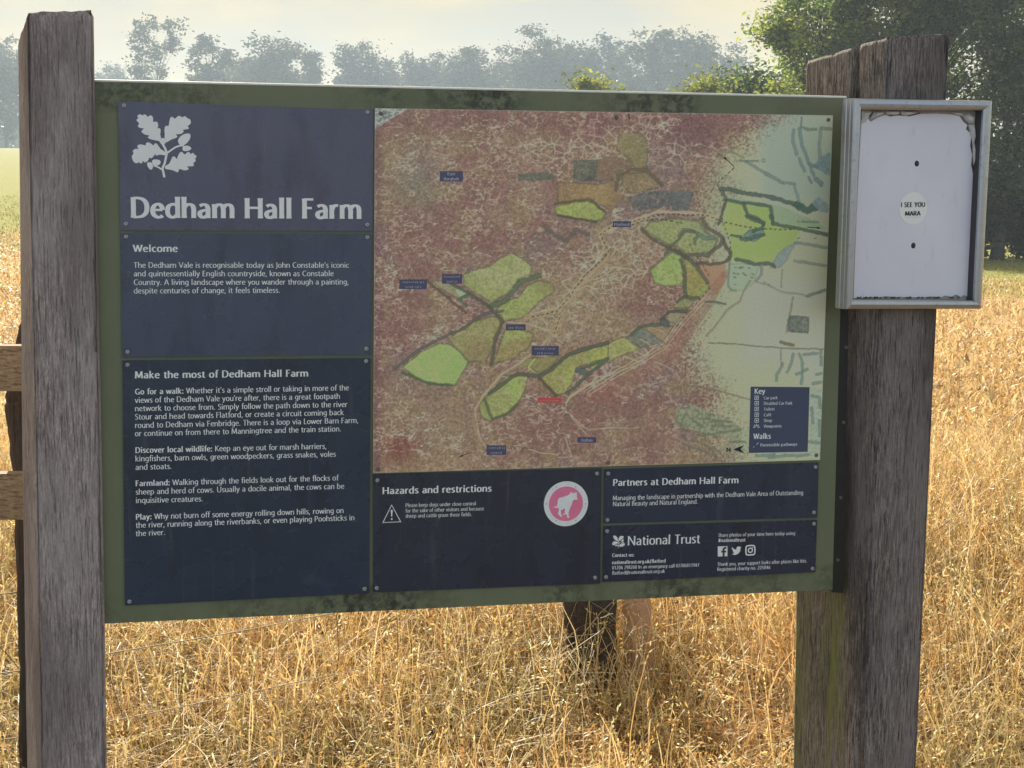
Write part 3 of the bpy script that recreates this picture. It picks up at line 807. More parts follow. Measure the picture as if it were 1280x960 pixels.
ZR = lambda L: z5((740, 100), 3.694, L)
ZB = lambda L: z5((740, 340), 3.694, L)
ZM = lambda L: z5((655, 270), 6.4, L)
ZK = lambda L: z5((655, 410), 5.19, L)
ZW = lambda L: z5((845, 270), 6.4, L)
ZX = lambda L: z5((845, 410), 5.19, L)
ZT = lambda L: z5((845, 130), 6.4, L)
olive = (150, 150, 96); lime = (154, 182, 96)
field(Z6([(160,440),(245,370),(330,330),(385,340),(430,375),(465,415),(400,525),(250,505)]), (152,186,100), (146,178,96), 1.1, speck=.35)
field(Z6([(370,310),(460,240),(560,205),(615,215),(600,300),(545,410),(465,415),(430,375)]), (148,146,92), (140,128,86))
field(Z6([(630,270),(700,265),(765,285),(745,345),(680,395),(580,425)]), (148,160,84), (146,134,84))
field(Z6([(640,480),(740,480),(725,545),(690,610),(640,655),(560,688),(522,665),(513,615),(560,560)]), (150,172,88), (150,156,92), 1.2)
field(Z5([(735,470),(860,420),(940,410),(1040,330),(1110,295),(1180,330),(1280,400),(1265,470),(1180,500),(1080,620),(960,690),(920,670),(800,600),(735,545)]), (150,156,92), (160,164,110), 1.1)
field(Z6([(590,170),(640,140),(700,110),(740,60),(790,40),(855,55),(860,90),(800,130),(740,190),(700,215),(630,225)]), (150,160,88), (140,138,86))
field(Z5([(480,520),(560,520),(700,570),(760,630),(690,660),(650,640),(560,590)]), (146,142,110), None, .8)
field(Z5([(660,590),(740,580),(770,620),(700,650)]), (150,178,140), None, 0)
field(Z3([(240,830),(390,785),(480,770),(560,790),(650,870),(620,930),(560,940),(400,910),(260,880)]), (158,172,84), (150,158,86), 1.3)
field(Z3([(275,620),(430,635),(600,645),(720,610),(790,740),(700,860),(560,770),(270,800)]), (150,126,82), (140,112,84), 1.0)
field(Z3([(760,240),(880,225),(960,250),(990,350),(980,500),(900,520),(850,440),(740,370)]), (124,120,84), (134,122,84), 1.2)
field(Z3([(585,445),(740,425),(850,460),(860,500),(760,540),(720,600),(580,620)]), (126,104,84), None, 1.1)
field(Z3([(790,560),(980,545),(1100,660),(1000,690),(860,720),(780,650)]), (138,122,88), (130,112,84), 1.2)
field(Z3([(390,450),(590,440),(575,620),(390,610)]), (82,92,84), (92,98,88), 0, speck=.7)
field(Z3([(-60,560),(180,545),(260,580),(200,610),(-50,615)]), (92,100,88), None, 0, speck=.7)
field(Z3([(820,750),(1000,705),(1180,690),(1285,720),(1285,800),(1080,830),(880,860)]), (92,96,96), (104,104,104), 0, speck=.7)
field(ZR([(370,540),(400,510),(470,520),(450,600),(370,600)]), (96,104,102), None, 0, speck=.6)
field(ZR([(240,690),(270,655),(400,638),(490,650),(520,700),(580,735),(560,790),(440,808),(400,770),(350,755),(300,730)]), (146,154,96), (138,150,104), 1.9)
field(ZR([(375,790),(420,820),(415,900),(430,920),(410,945),(330,950),(290,935),(265,880),(300,850)]), (146,170,92), (152,172,98), 1.8)
field([(856,322),(872,332),(886,345),(887,360),(872,376),(856,372),(858,350)], (150,142,76), (144,150,84), 1.7)
field(ZR([(600,690),(628,560),(700,572),(830,590),(850,660),(1000,690),(960,700),(900,790),(830,845),(700,835),(640,820),(640,730)]), (140,166,82), (146,166,96), 0, speck=.06)
field(ZR([(640,600),(690,570),(715,620),(780,665),(700,690),(620,720)]), (150,160,96), None, 0, speck=.1)
field(ZR([(615,535),(900,590),(950,620),(1040,650),(1085,690),(1000,690),(850,665),(820,590),(700,570)]), (136,156,124), None, 0, speck=.1)
field(ZR([(830,850),(860,800),(900,770),(945,745),(900,830),(870,865),(820,870)]), (128,142,146), None, .5, (90,100,100), speck=.3)
field(ZR([(700,715),(730,690),(790,690),(800,712),(750,745),(715,735)]), (104,128,128), None, .8, (60,78,74), speck=.5)
field(ZR([(490,850),(620,850),(610,940),(560,1000),(540,940)]), (166,124,100), (160,118,96), 0, speck=.1)
field(ZR([(632,850),(775,850),(745,940),(700,975),(632,960)]), (146,168,140), None, .8, (110,130,110), speck=.1)
field(ZB([(545,70),(600,0),(640,0),(560,150),(440,330),(330,470),(60,600),(-10,600),(-10,540),(250,420),(380,280),(470,150)]), (146,96,84), (150,112,94), 0, speck=.7, soft=.5)
field(ZB([(-20,380),(90,320),(150,300),(225,355),(115,395),(0,455)]), (150,154,78), (158,160,92), 1.4)
field(ZB([(230,255),(300,240),(375,250),(330,325),(270,300)]), (148,126,96), None, 1.2)
field(ZB([(355,185),(440,190),(390,240),(350,225)]), (144,138,104), None, 1.2)
field(ZB([(370,165),(420,120),(470,135),(450,165)]), (140,140,96), None, 1.2)
field(ZB([(160,300),(230,255),(330,325),(230,350)]), (112,120,110), None, 1.0, speck=.6)
field(Z6([(800,490),(860,430),(930,385),(1108,330),(1108,395),(960,440),(950,500),(905,560),(870,565)]), (156,160,84), (150,148,86), 1.2)
field(Z6([(740,400),(885,385),(850,430),(790,470),(745,440),(700,430)]), (140,128,78), (136,134,82), 1.1)
field(ZX([(875,195),(955,150),(955,370),(870,370),(800,360),(770,300),(760,160)]), (158,172,148), None, 0, speck=.1)
field(ZX([(870,385),(945,380),(940,830),(500,840),(560,815),(868,800)]), (150,164,148), None, 0, speck=.4)
field(ZX([(0,520),(120,500),(340,600),(430,650),(420,740),(250,690),(0,640)]), (140,146,118), None, 0, speck=.8)
col = lerp(col, pale * np.ones(PX.shape + (1,)), np.clip(ln2 * .16, 0, 1) * fail)
# ways: broad tan bands, then pale lines with dashes
def way(pts, w=1.1, c=(196, 166, 138), f=.85): rimline(pts, w, c, f)
way([(600,562),(598,548),(592,530),(594,512),(604,494),(628,467),(650,454),(668,440),(684,426),(700,404),(712,380),(735,352),(760,325)], 3.2, (160,136,108), .6)
way([(608,560),(600,548),(596,530),(594,512),(604,494),(628,467),(650,454),(668,440),(686,422)], 1.0)
way(ZM([(0,820),(120,800),(290,745),(400,610),(520,480),(660,340),(680,290),(610,140),(640,110),(700,80),(870,55),(1000,0)]), 2.4, (168,146,112), .8)
way(ZM([(0,800),(280,730),(360,640),(480,470),(620,330),(640,260),(600,150)]), .9)
way(ZM([(300,760),(420,600),(560,440)]), .7, (186,150,128), .8)
way(ZM([(290,760),(270,860),(240,960)]), 2.2, (176,152,112), .8)
way(ZR([(60,700),(180,650),(300,610),(420,612),(520,620),(600,640)]), 2.6, (178,160,130), .85)
for q in (-1.1, 0, 1.2):
    way([(x + q * 1.2, y + q * 3.0) for x, y in ZB([(-20,555),(110,470),(240,400),(330,345),(390,262),(470,170),(540,95)])], .7, (204, 164, 138), .85)
for a in ((700,470,708,488),(716,462,723,478),(735,454,744,471),(752,446,760,462),(768,438,776,456),(786,430,795,446),(800,424,818,436),(812,408,832,418),(818,452,842,463)):
    way([(a[0], a[1]), ((a[0] + a[2]) / 2 + 2, (a[1] + a[3]) / 2), (a[2], a[3])], .7, (204, 164, 138), .8)
way(ZK([(270,490),(300,440),(420,370),(560,300)]), 1.6, (184,166,134), .8)
way(ZK([(290,545),(360,620),(420,660),(540,648),(740,648)]), .7); way(ZK([(300,560),(340,620),(410,690)]), .7)
way(ZK([(30,790),(130,815),(220,822)]), .8); way(ZK([(270,710),(295,790),(310,840),(220,838)]), .7); way(ZK([(310,840),(350,838)]), .6)
way(ZM([(380,600),(520,560),(620,620),(700,620)]), .8); way(ZM([(500,520),(620,490),(720,410),(860,425),(900,470),(985,450)]), .9)
way(ZM([(370,310),(470,330),(600,320)]), .7); way(ZM([(820,110),(860,240),(850,330)]), .6); way(Z6([(640,230),(740,240),(830,270),(900,330)]), .8)
way(Z6([(770,400),(740,440),(770,470)]), .9, (190,180,110), .9)
way(ZR([(240,640),(300,625)]), .8)
def dashes(pts, w=.75, c=(52, 44, 40), on=3.6, off=2.6, f=.85):
    global col
    P = [np.array(p, float) for p in pts]; s = 0.0
    for a, b in zip(P[:-1], P[1:]):
        L = np.linalg.norm(b - a); e = (b - a) / L
        t = (WX - a[0]) * e[0] + (WY - a[1]) * e[1]; d = np.abs(-(WX - a[0]) * e[1] + (WY - a[1]) * e[0])
        m_ = (t > 0) & (t < L) & (((t + s) % (on + off)) < on)
        col = lerp(col, mc(*c) * np.ones(PX.shape + (1,)), np.clip((w - d) / .6 + .5, 0, 1) * m_ * f); s += L
dashes(ZR([(100,670),(240,640),(330,618),(430,622),(530,622),(600,655),(720,680),(850,690),(940,690)]))
dashes(ZR([(655,405),(575,480),(610,560),(600,640),(640,760),(630,830)]), .7)
dashes(ZM([(60,810),(270,760),(380,620),(480,480),(600,370),(680,290),(610,150),(700,85),(850,70),(1050,20),(1280,60)]))
dashes(ZM([(290,770),(270,860),(235,960)])); dashes(ZW([(240,530),(265,580),(180,680),(60,800),(0,900)]), .6)
dashes([(886,345),(878,330),(868,318),(862,305)], .6)
# hedges: clumpy dark bands with a darker outline
def hedge(pts, w=1.9, c=(104, 114, 98), o=(60, 68, 58), f=.78):
    global col
    d = pdist(pts); k = .75 + .6 * vnoise(PX / 2.6, PY / 2.6, 1); ww = w * .8 * k
    col = lerp(col, mc(*o) * np.ones(PX.shape + (1,)), np.clip((ww + .55 - d) / .6 + .5, 0, 1) * f)
    col = lerp(col, mc(*c) * np.ones(PX.shape + (1,)), np.clip((ww - .35 - d) / .6 + .5, 0, 1) * f * (.5 + .7 * vnoise(PX / 1.6, PY / 1.6, 2)))
DG = ((92, 112, 100), (40, 56, 50))
hedge(ZT([(350,680),(450,690),(600,720),(750,745),(900,785),(1000,820)]), 2.6, *DG)
hedge(ZT([(970,810),(1050,850),(1120,820)]), 5.0, (80, 112, 96), (40, 62, 54))
hedge(ZT([(400,765),(530,790),(640,800),(750,820),(775,900),(770,960)]), 1.9, *DG)
hedge(ZT([(540,800),(570,880),(650,920),(700,960)]), 1.9, *DG)
hedge(ZT([(370,700),(400,760)]), 1.6); hedge(ZT([(400,780),(370,870),(340,960)]), 1.5, (104, 100, 84), (66, 60, 50))
hedge(ZW([(760,0),(780,60),(860,80),(960,100),(1080,120),(1210,150)]), 2.0, *DG)
hedge(ZW([(560,0),(620,30),(700,50),(690,100),(620,120)]), 2.0, *DG)
hedge(ZW([(520,180),(570,190),(640,160),(700,150)]), 2.2, (90, 116, 110), (46, 64, 60)); hedge(ZW([(440,155),(520,165)]), 1.5, *DG)
hedge(ZW([(480,345),(560,365),(640,385),(740,380),(790,405)]), 2.3, *DG)
hedge(ZW([(380,180),(400,250),(440,290),(430,350),(380,370),(280,385),(170,375)]), 1.7, (100, 98, 78), (56, 56, 46))
hedge(ZW([(210,20),(240,90),(330,140),(370,170),(370,220),(290,280),(260,315),(110,310),(80,330),(150,390),(200,460),(250,530)]), 2.2, (110, 106, 92), (70, 68, 58))
hedge(ZW([(20,160),(60,110),(130,110),(180,150),(150,190),(150,225)]), 1.6, (118, 130, 112), (70, 80, 68)); hedge(ZW([(180,150),(240,180),(290,170)]), 3.0, (120, 136, 122), (78, 92, 82))
hedge(ZW([(40,350),(70,440),(70,560),(80,640),(180,660)]), 1.9, (104, 108, 84), (60, 66, 50)); hedge(ZW([(0,270),(50,310),(90,335)]), 1.9, (104, 108, 84), (60, 66, 50))
hedge(ZW([(80,640),(0,690)]), 1.4); hedge(ZW([(950,210),(1080,235),(1210,255)]), 1.7, (130, 150, 140), (90, 108, 100)); hedge(ZW([(950,360),(1080,380),(1210,400)]), 1.6, (140, 148, 142), (100, 106, 104))
hedge(ZW([(430,370),(415,560),(440,590),(480,600)]), .8, (140, 150, 130), (110, 122, 104)); hedge(ZW([(690,390),(680,470),(640,525)]), 1.3, (140, 152, 148), (100, 116, 114))
hedge(ZW([(640,530),(760,560),(850,610),(1000,625),(1050,640),(1190,590)]), .9, (160, 160, 150), (120, 124, 116)); hedge(ZW([(1050,640),(1190,590)]), 1.8, (120, 132, 128), (90, 100, 98))
hedge(ZW([(940,650),(910,780),(880,930)]), .7, (140, 140, 130), (110, 110, 104)); hedge(ZW([(850,430),(840,570)]), .6, (150, 150, 144), (126, 128, 122))
hedge(ZW([(590,520),(540,600),(510,680),(400,760),(300,900),(240,960)]), 1.0, (150, 146, 126), (122, 120, 104)); hedge(ZW([(230,685),(320,690),(400,710)]), 1.0, (110, 110, 96), (84, 82, 70))
hedge(ZW([(910,800),(1060,815),(1055,930),(900,920),(910,800)]), .8, (90, 104, 100), (70, 82, 80))
field(ZW([(915,808),(1060,820),(1052,925),(905,915)]), (108, 122, 116), (96, 110, 106), 0, speck=.9)
hedge(ZX([(210,95),(400,105),(670,130)]), .5, (120, 116, 96), (104, 100, 84)); hedge(ZX([(680,130),(960,138)]), .6, (120, 124, 110), (100, 104, 92)); hedge(ZX([(680,90),(710,100),(760,110)]), 1.8, (120, 112, 80), (90, 84, 60))
hedge(ZX([(60,370),(260,400),(480,465)]), .5, (130, 122, 100), (112, 104, 86)); hedge(ZX([(680,130),(680,240)]), .5, (120, 128, 116), (104, 112, 100))
for q in ([(760,170),(745,230),(720,290)], [(690,230),(660,300),(650,340)], [(800,170),(820,230),(815,360)], [(940,150),(945,240)], [(830,170),(915,165)], [(780,300),(850,270)], [(890,360),(940,350)], [(910,300),(940,300)],
          [(880,440),(930,450),(940,520)], [(880,520),(890,620)], [(930,600),(930,700)], [(860,740),(930,745)], [(520,830),(640,820)], [(600,840),(760,825)], [(780,830),(860,820)]):
    hedge(ZX(q), 1.6, (128, 148, 142), (84, 104, 100), .75)
for q in ([(150,590),(220,590)], [(205,560),(245,558)], [(240,600),(360,610)], [(30,520),(80,520)], [(60,560),(30,640)], [(110,600),(170,640)], [(230,630),(350,640)], [(140,690),(250,690)], [(260,680),(420,660)], [(350,740),(450,740)], [(100,720),(280,800)], [(40,750),(260,830)]):
    hedge(ZX(q), .9, (124, 134, 112), (92, 98, 84), .75)
hedge(ZT([(940,210),(935,300),(965,400)]), 2.0, (128, 148, 150), (88, 110, 112)); hedge(ZT([(985,200),(1010,330),(1060,470),(1105,570)]), 1.9, (124, 144, 146), (86, 108, 110))
hedge(ZT([(985,430),(1000,480),(1030,540)]), 1.4, (128, 148, 150), (88, 110, 112)); hedge(ZT([(1060,590),(1085,630)]), 1.5, (120, 140, 142), (84, 104, 108)); hedge(ZT([(1120,600),(1160,640)]), 3.0, (120, 140, 142), (84, 104, 108))
hedge(ZT([(1000,110),(1000,190)]), .8, (120, 134, 130), (90, 104, 100)); hedge(ZT([(1020,190),(1060,205),(1120,205)]), 1.5, (120, 136, 124), (86, 104, 94)); hedge(ZT([(1160,200),(1145,330),(1155,480)]), 2.0, (136, 152, 146), (96, 112, 108))
hedge(ZT([(1170,195),(1240,200)]), 2.0, (130, 138, 116), (100, 108, 88)); field(ZT([(1170,410),(1235,390),(1235,580),(1160,540),(1090,500)]), (112, 136, 142), (124, 144, 148), 0, speck=.5); hedge(ZT([(1070,480),(1130,500)]), 2.0, (112, 136, 142), (80, 104, 110))
field(ZT([(1110,770),(1140,740),(1220,800),(1215,870),(1150,860),(1090,800)]), (124, 142, 146), None, 0, speck=.4)
hedge(ZT([(330,385),(450,385),(540,430)]), .9, (140, 140, 120), (116, 116, 100)); hedge(ZT([(560,460),(720,560),(850,630),(950,640)]), 1.6, (134, 148, 140), (96, 112, 106)); hedge(ZT([(720,560),(850,630)]), 2.1, (134, 148, 140), (96, 112, 106)); hedge(ZT([(945,660),(985,780)]), 1.6, (134, 152, 146), (100, 120, 114))
hedge(Z6([(560,160),(640,130),(700,50),(790,15)]), 3.2, (104, 118, 88), (62, 76, 54), .85); hedge(Z6([(390,55),(470,100),(560,160),(620,230),(590,300),(570,430)]), 2.0, (102, 96, 76), (64, 66, 52))
hedge(Z6([(470,100),(415,130),(455,155)]), 1.4, (92, 120, 92), (56, 80, 60)); hedge(Z6([(270,40),(370,120),(450,190)]), 1.3, (110, 92, 76), (76, 64, 54)); hedge(Z6([(620,180),(540,190),(440,260),(330,310),(250,350),(120,450)]), 1.8, (104, 104, 92), (70, 74, 66))
hedge(Z6([(160,465),(280,515),(390,522)]), 1.5, (84, 108, 76), (54, 72, 50), .7); hedge(Z6([(540,590),(570,680),(640,655),(690,610)]), 1.6, (96, 104, 84), (64, 72, 58), .7)
hedge(Z6([(1108,325),(950,370),(900,400),(850,450),(790,480),(690,470),(560,560)]), 2.3, (98, 98, 86), (62, 66, 56)); hedge(Z6([(790,490),(870,570)]), 1.6, (104, 92, 76), (72, 62, 50)); hedge(Z6([(960,460),(1108,400),(1010,480),(920,560)]), 1.8, (92, 106, 86), (60, 72, 56))
hedge(Z6([(970,455),(1000,465)]), 4.0, (96, 110, 104), (62, 74, 70)); hedge(ZB([(180,290),(230,250),(330,240)]), 2.0, (96, 110, 92), (60, 74, 60)); hedge(ZB([(320,220),(360,180),(440,180)]), 1.8, (90, 96, 84), (58, 62, 52)); hedge(ZB([(330,230),(345,240)]), 4.5, (92, 100, 98), (62, 68, 66))
hedge(ZR([(340,800),(390,745),(430,700),(470,700)]), 1.6, (110, 118, 92), (70, 80, 58)); hedge(ZR([(230,690),(280,735),(350,770),(430,815)]), 1.8, (100, 98, 78), (66, 66, 50))
hedge(Z3([(250,800),(390,775),(520,760)]), 1.1, (110, 96, 72), (76, 66, 50)); hedge(Z3([(540,770),(640,860)]), 1.3, (110, 96, 72), (76, 66, 50)); hedge(Z3([(270,890),(420,920),(580,945)]), 1.3, (96, 92, 80), (70, 66, 56)); hedge(Z3([(740,690),(750,580),(860,520),(990,530),(1110,650)]), 1.9, (112, 100, 82), (84, 76, 62))
hedge(ZM([(160,90),(260,160),(340,200),(420,110),(520,150)]), 2.2, (104, 104, 96), (74, 74, 66), .6)
# little buildings
for x, y in ((470,410),(500,415),(520,410),(580,415),(460,460),(490,465),(530,455),(545,470),(610,465),(600,490),(465,490),(465,545),(700,530),(735,545)):
    rimline(ZW([(x, y), (x + 14, y + 4)]), 1.1, (84, 100, 84), .8)
for x, y in ((970,180),(1110,205 - 25)): rimline(ZW([(x, y), (x + 14, y - 6)]), 1.0, (70, 84, 78), .8)
# the torn-back corner where bare metal shows
m_ = ((PX - 468) * 27 + (PY - 135) * 42) < 27 * 42 * (1 + .25 * (n2 - .5))
bare = mc(168, 172, 164) * np.ones(PX.shape + (1,)); bare = lerp(bare, mc(116, 120, 118), sstep(.45, .6, sp2))
col = np.where(m_[..., None], bare, col)
rimline([(471, 141.2), (474, 143.6), (476, 141.5), (480, 143), (482, 141)], .7, (70, 66, 66), .7)
# pale edge of the sheet, a little dirt
d_edge = np.minimum(np.minimum(S_ * 560, (1 - S_) * 560), np.minimum(T_ * 440, (1 - T_) * 440))
col = lerp(col, mc(150, 146, 134) * np.ones(PX.shape + (1,)), np.clip(1.1 - d_edge, 0, 1) * .7)
lum = (col @ np.array([.25, .65, .10]))[..., None]; col = lum + (col - lum) * .92
col = col * np.array([1.03, 1.0, .91])
alb = np.clip(col * K_ * 1.12, 0, .85)
gi = np.arange(NU * NV).reshape(NV, NU)
mq = np.stack([gi[1:, :-1], gi[1:, 1:], gi[:-1, 1:], gi[:-1, :-1]], -1).reshape(-1, 4)
MV = np.concatenate([MU.reshape(-1, 2), np.full((NU * NV, 1), .0046)], 1)
m = NT('map_print')
ca = m.n('ShaderNodeVertexColor', layer_name='Col')
fine = m.noise(m.coord('Object'), 420, 3, .6)
cc = m.mix(m.ramp(fine, [(.35, .0), (.7, .22)]), ca.outputs[0], (.05, .04, .04))
m.bump(m.noise(m.coord('Object'), 260, 4, .6), .25, .0015)
M_map = m.pb(Base_Color=cc, Roughness=.42, Specular_IOR_Level=.45)
mb = MB(); mb.slab([MQ[3], MQ[2], MQ[1], MQ[0]], .0004, .0043)
mp_ = mb.build('panel', mat_plain('aluminium_sheet', (.5, .5, .48), .4, .6), board)
mp_['label'] = 'weathered coloured map panel with crackled red print'
mesh_obj('map_print', MV, mq, M_map, mp_, col=alb.reshape(-1, 3))
scr = None
M_brass = mat_plain('dull_screw', (.20, .19, .16), .45, .7, .3, 300)
for x, y in ((1035.5, 149.7), (1020.4, 569), (472.8, 586.4), (760, 578.4), (770.5, 146), (476, 142)):
    c = uv(x, y, .005)
    if scr is None:
        mb_ = MB(); mb_.dome((0, 0, 0), .0044, .0016, 12); scr = s_ = mb_.build('screw', M_brass, mp_, True)
    else: s_ = scr.copy(); COL.objects.link(s_); s_.parent = mp_
    s_.location = (c[0], c[1], .0050)
# name boxes, key, arrows
M_box = mat_plain('label_navy', pc(64, 64, 86), .5, var=.15, scale=60)
M_keybox = mat_plain('key_navy', pc(52, 56, 78), .45, var=.1, scale=30)
M_ink = mat_plain('black_ink', (.012, .011, .010), .5)
M_red = mat_plain('label_red', pc(186, 62, 62), .5)
M_pale = mat_plain('faded_letters', pc(142, 142, 156), .5, var=.2, scale=100)
M_paler = mat_plain('map_letters', pc(178, 182, 194), .5)
bx2 = Print(.0050); tx2 = Print(.0054)
def scribble(x0, x1, y, h=3.6):
    """lettering too faded to read: worn letter-sized strokes"""
    x = x0
    while x < x1:
        w_ = rng.uniform(.9, 2.0)
        k = rng.integers(0, 3)
        if k == 0: tx2.pxline([(x, y), (x + .1, y - h * rng.uniform(.6, 1))], .55)
        elif k == 1: tx2.pxline([(x, y - h * .1), (x + w_ * .5, y - h * .65), (x + w_, y - h * .1)], .5)
        else: tx2.pxline([(x, y - h * .6), (x + w_ * .8, y - h * .5), (x + w_ * .7, y), (x, y - h * .1)], .5)
        x += w_ + .75
for (x0, y0, x1, y1, lines) in [(549.8, 214, 578.6, 226.7, ['East', 'Bergholt']), (766, 276.4, 788.6, 283.9, ['Flatford']), (552.5, 342.6, 577.6, 354.6, [1, 1]), (499.2, 349.3, 533.6, 361.3, [1, 1]),
                                (632.4, 405.4, 657, 412.6, [1]), (664.5, 432.6, 698.6, 444.2, [1, 1]), (721.8, 546.4, 745.4, 553.4, ['Dedham']), (608.2, 556.6, 632.8, 568.6, [1, 1])]:
    bx2 = Print(.0050); tx2 = Print(.0054); bx2.pxpoly([(x0, y0), (x1, y0), (x1, y1), (x0, y1)])
    n = len(lines); h = (y1 - y0) / n
    for i, l in enumerate(lines):
        yb = y0 + h * (i + .78); cxm = (x0 + x1) / 2
        if isinstance(l, str): wt_ = len(l) * 1.15; tx2.text(l, (cxm - wt_, yb), (cxm + wt_, yb), 3.5, .15, .11, k=2)
        else: ww = (x1 - x0) * (.38 if i == 0 else .28); scribble(cxm - ww, cxm + ww, yb)
    bx2.build('name_box', M_box, mp_); tx2.build('lettering', M_pale, mp_)
rd = Print(.0050); rd.pxpoly([(672, 497.6), (700.6, 497.2), (702.6, 499.8), (700.6, 502.6), (672, 503)]); rd.build('name_box', M_red, mp_)['label'] = 'small red arrow label'
tx2 = Print(.0054); scribble(674, 698, 501.6, 3); tx2.build('lettering', mat_plain('red_letters', pc(205, 130, 125), .5), mp_)
kb = Print(.0050); kb.pxpoly([(938.4, 483.3), (1012, 483.9), (1009.6, 564.7), (935.9, 566.2)]); kb.build('key_box', M_keybox, mp_)
kt = Print(.0054)
kt.text('*Key*', (943.3, 492.4), (956, 492), 6.6, k=3)
for t, yb, xe in (('Car park', 499.3, 971.8), ('Disabled Car Park', 506.1, 990.2), ('Toilets', 513.3, 968), ('Café', 520.5, 963.9), ('Shop', 527.6, 965), ('Viewpoints', 534.6, 976.6)):
    kt.text(t, (954.8, yb), (xe, yb - .4), 3.7, .13, .09, k=2)
    if t != 'Viewpoints': kt.pxline([(943.6, yb - 4.3), (948.2, yb - 4.4), (948, yb + .1), (943.4, yb + .2)], .95, 0, True); kt.pxpoly([(945, yb - 2.9), (946.9, yb - 3), (946.6, yb - 1.2), (945, yb - 1.2)])
    else:
        for a_ in range(5): kt.pxline([(945.5 + 1.4 * math.cos(a_ * math.pi / 4), yb - .6 - 1.4 * math.sin(a_ * math.pi / 4)), (945.5 + 4.2 * math.cos(a_ * math.pi / 4), yb - .6 - 4.2 * math.sin(a_ * math.pi / 4))], .9)
kt.text('*Walks*', (942, 548.8), (963.2, 548.3), 6.8, k=3)
kt.text('Permissible pathways', (950.6, 558.2), (996.4, 557), 3.8, .13, .09, k=2)
kt.pxline([(941.5, 559), (943, 558.4)], .6); kt.pxline([(945.5, 556), (948, 553)], .6)
kt.build('lettering', M_paler, mp_)
ik = Print(.0050)
ik.text('N', (908.4, 564.8), (912.8, 564.6), 5, .2, .12); ik.pxpoly([(916.3, 561.6), (930.2, 556.4), (925.6, 561.2), (930.3, 566.8)])
ik.build('north_arrow', M_ink, mp_); ik = Print(.0050)
ik.pxline(ZT([(385,425),(465,500)]), .9); ik.pxpoly(ZT([(380,418),(408,432),(392,446)]))
ik.build('arrow', M_ink, mp_); ik = Print(.0050)
ik.pxline(ZW([(1050,88),(1150,96)]), .9); ik.pxpoly(ZW([(1130,86),(1160,97),(1128,104)]))
ik.build('arrow', M_ink, mp_); ik = Print(.0050)
ik.pxline(Z6([(430,850),(478,832)]), .8); ik.pxpoly(Z6([(418,854),(436,842),(438,852)]))
ik.build('arrow', M_ink, mp_); ik = Print(.0050)
ik.pxline(Z3([(725,90),(728,112),(742,122),(756,104)]), 1.1, 3); ik.build('ink_scratch', M_ink, mp_); ik = Print(.0050); ik.pxline(Z3([(838,78),(842,124)]), 1.2)
ik.build('ink_scratch', M_ink, mp_)
tg = Print(.0050)
tg.text('To Manningtree', (917.5, 202.2), (948, 202.6), 3.6, .12, .09, k=2); tg.pxline([(952.6, 198.6), (956, 198.6), (956, 202.4), (952.6, 202.4)], .8, 0, True)
tg.text('To Manningtree', (996, 278.6), (1024, 278.8), 3.6, .12, .09, k=2)
tg.build('lettering', mat_plain('grey_letters', pc(96, 108, 106), .5), mp_)
# --- dark steel angle that carries the board on the right-hand post
M_steel = mat_plain('dark_steel', (.025, .023, .022), .5, .4, .4, 60)
q = [uv(1058.6, 130, -.001), uv(1066.5, 130, -.001), uv(1055.5, 742, -.001), uv(1041.2, 741, -.001)]
br_ = MB(); br_.slab([q[3], q[2], q[1], q[0]], -.040, -.006)
bo = br_.build('bracket', M_steel, board)
bt = None
for x, y in ((1057.5, 434), (1054, 528), (1050.6, 622), (1047, 700)):
    c = uv(x, y, -.006)
    if bt is None:
        mb_ = MB(); mb_.dome((0, 0, 0), .0042, .003, 8); bt = s_ = mb_.build('bolt', M_brass, bo, True)
    else: s_ = bt.copy(); COL.objects.link(s_); s_.parent = bo
    s_.location = (c[0], c[1], -.0058)
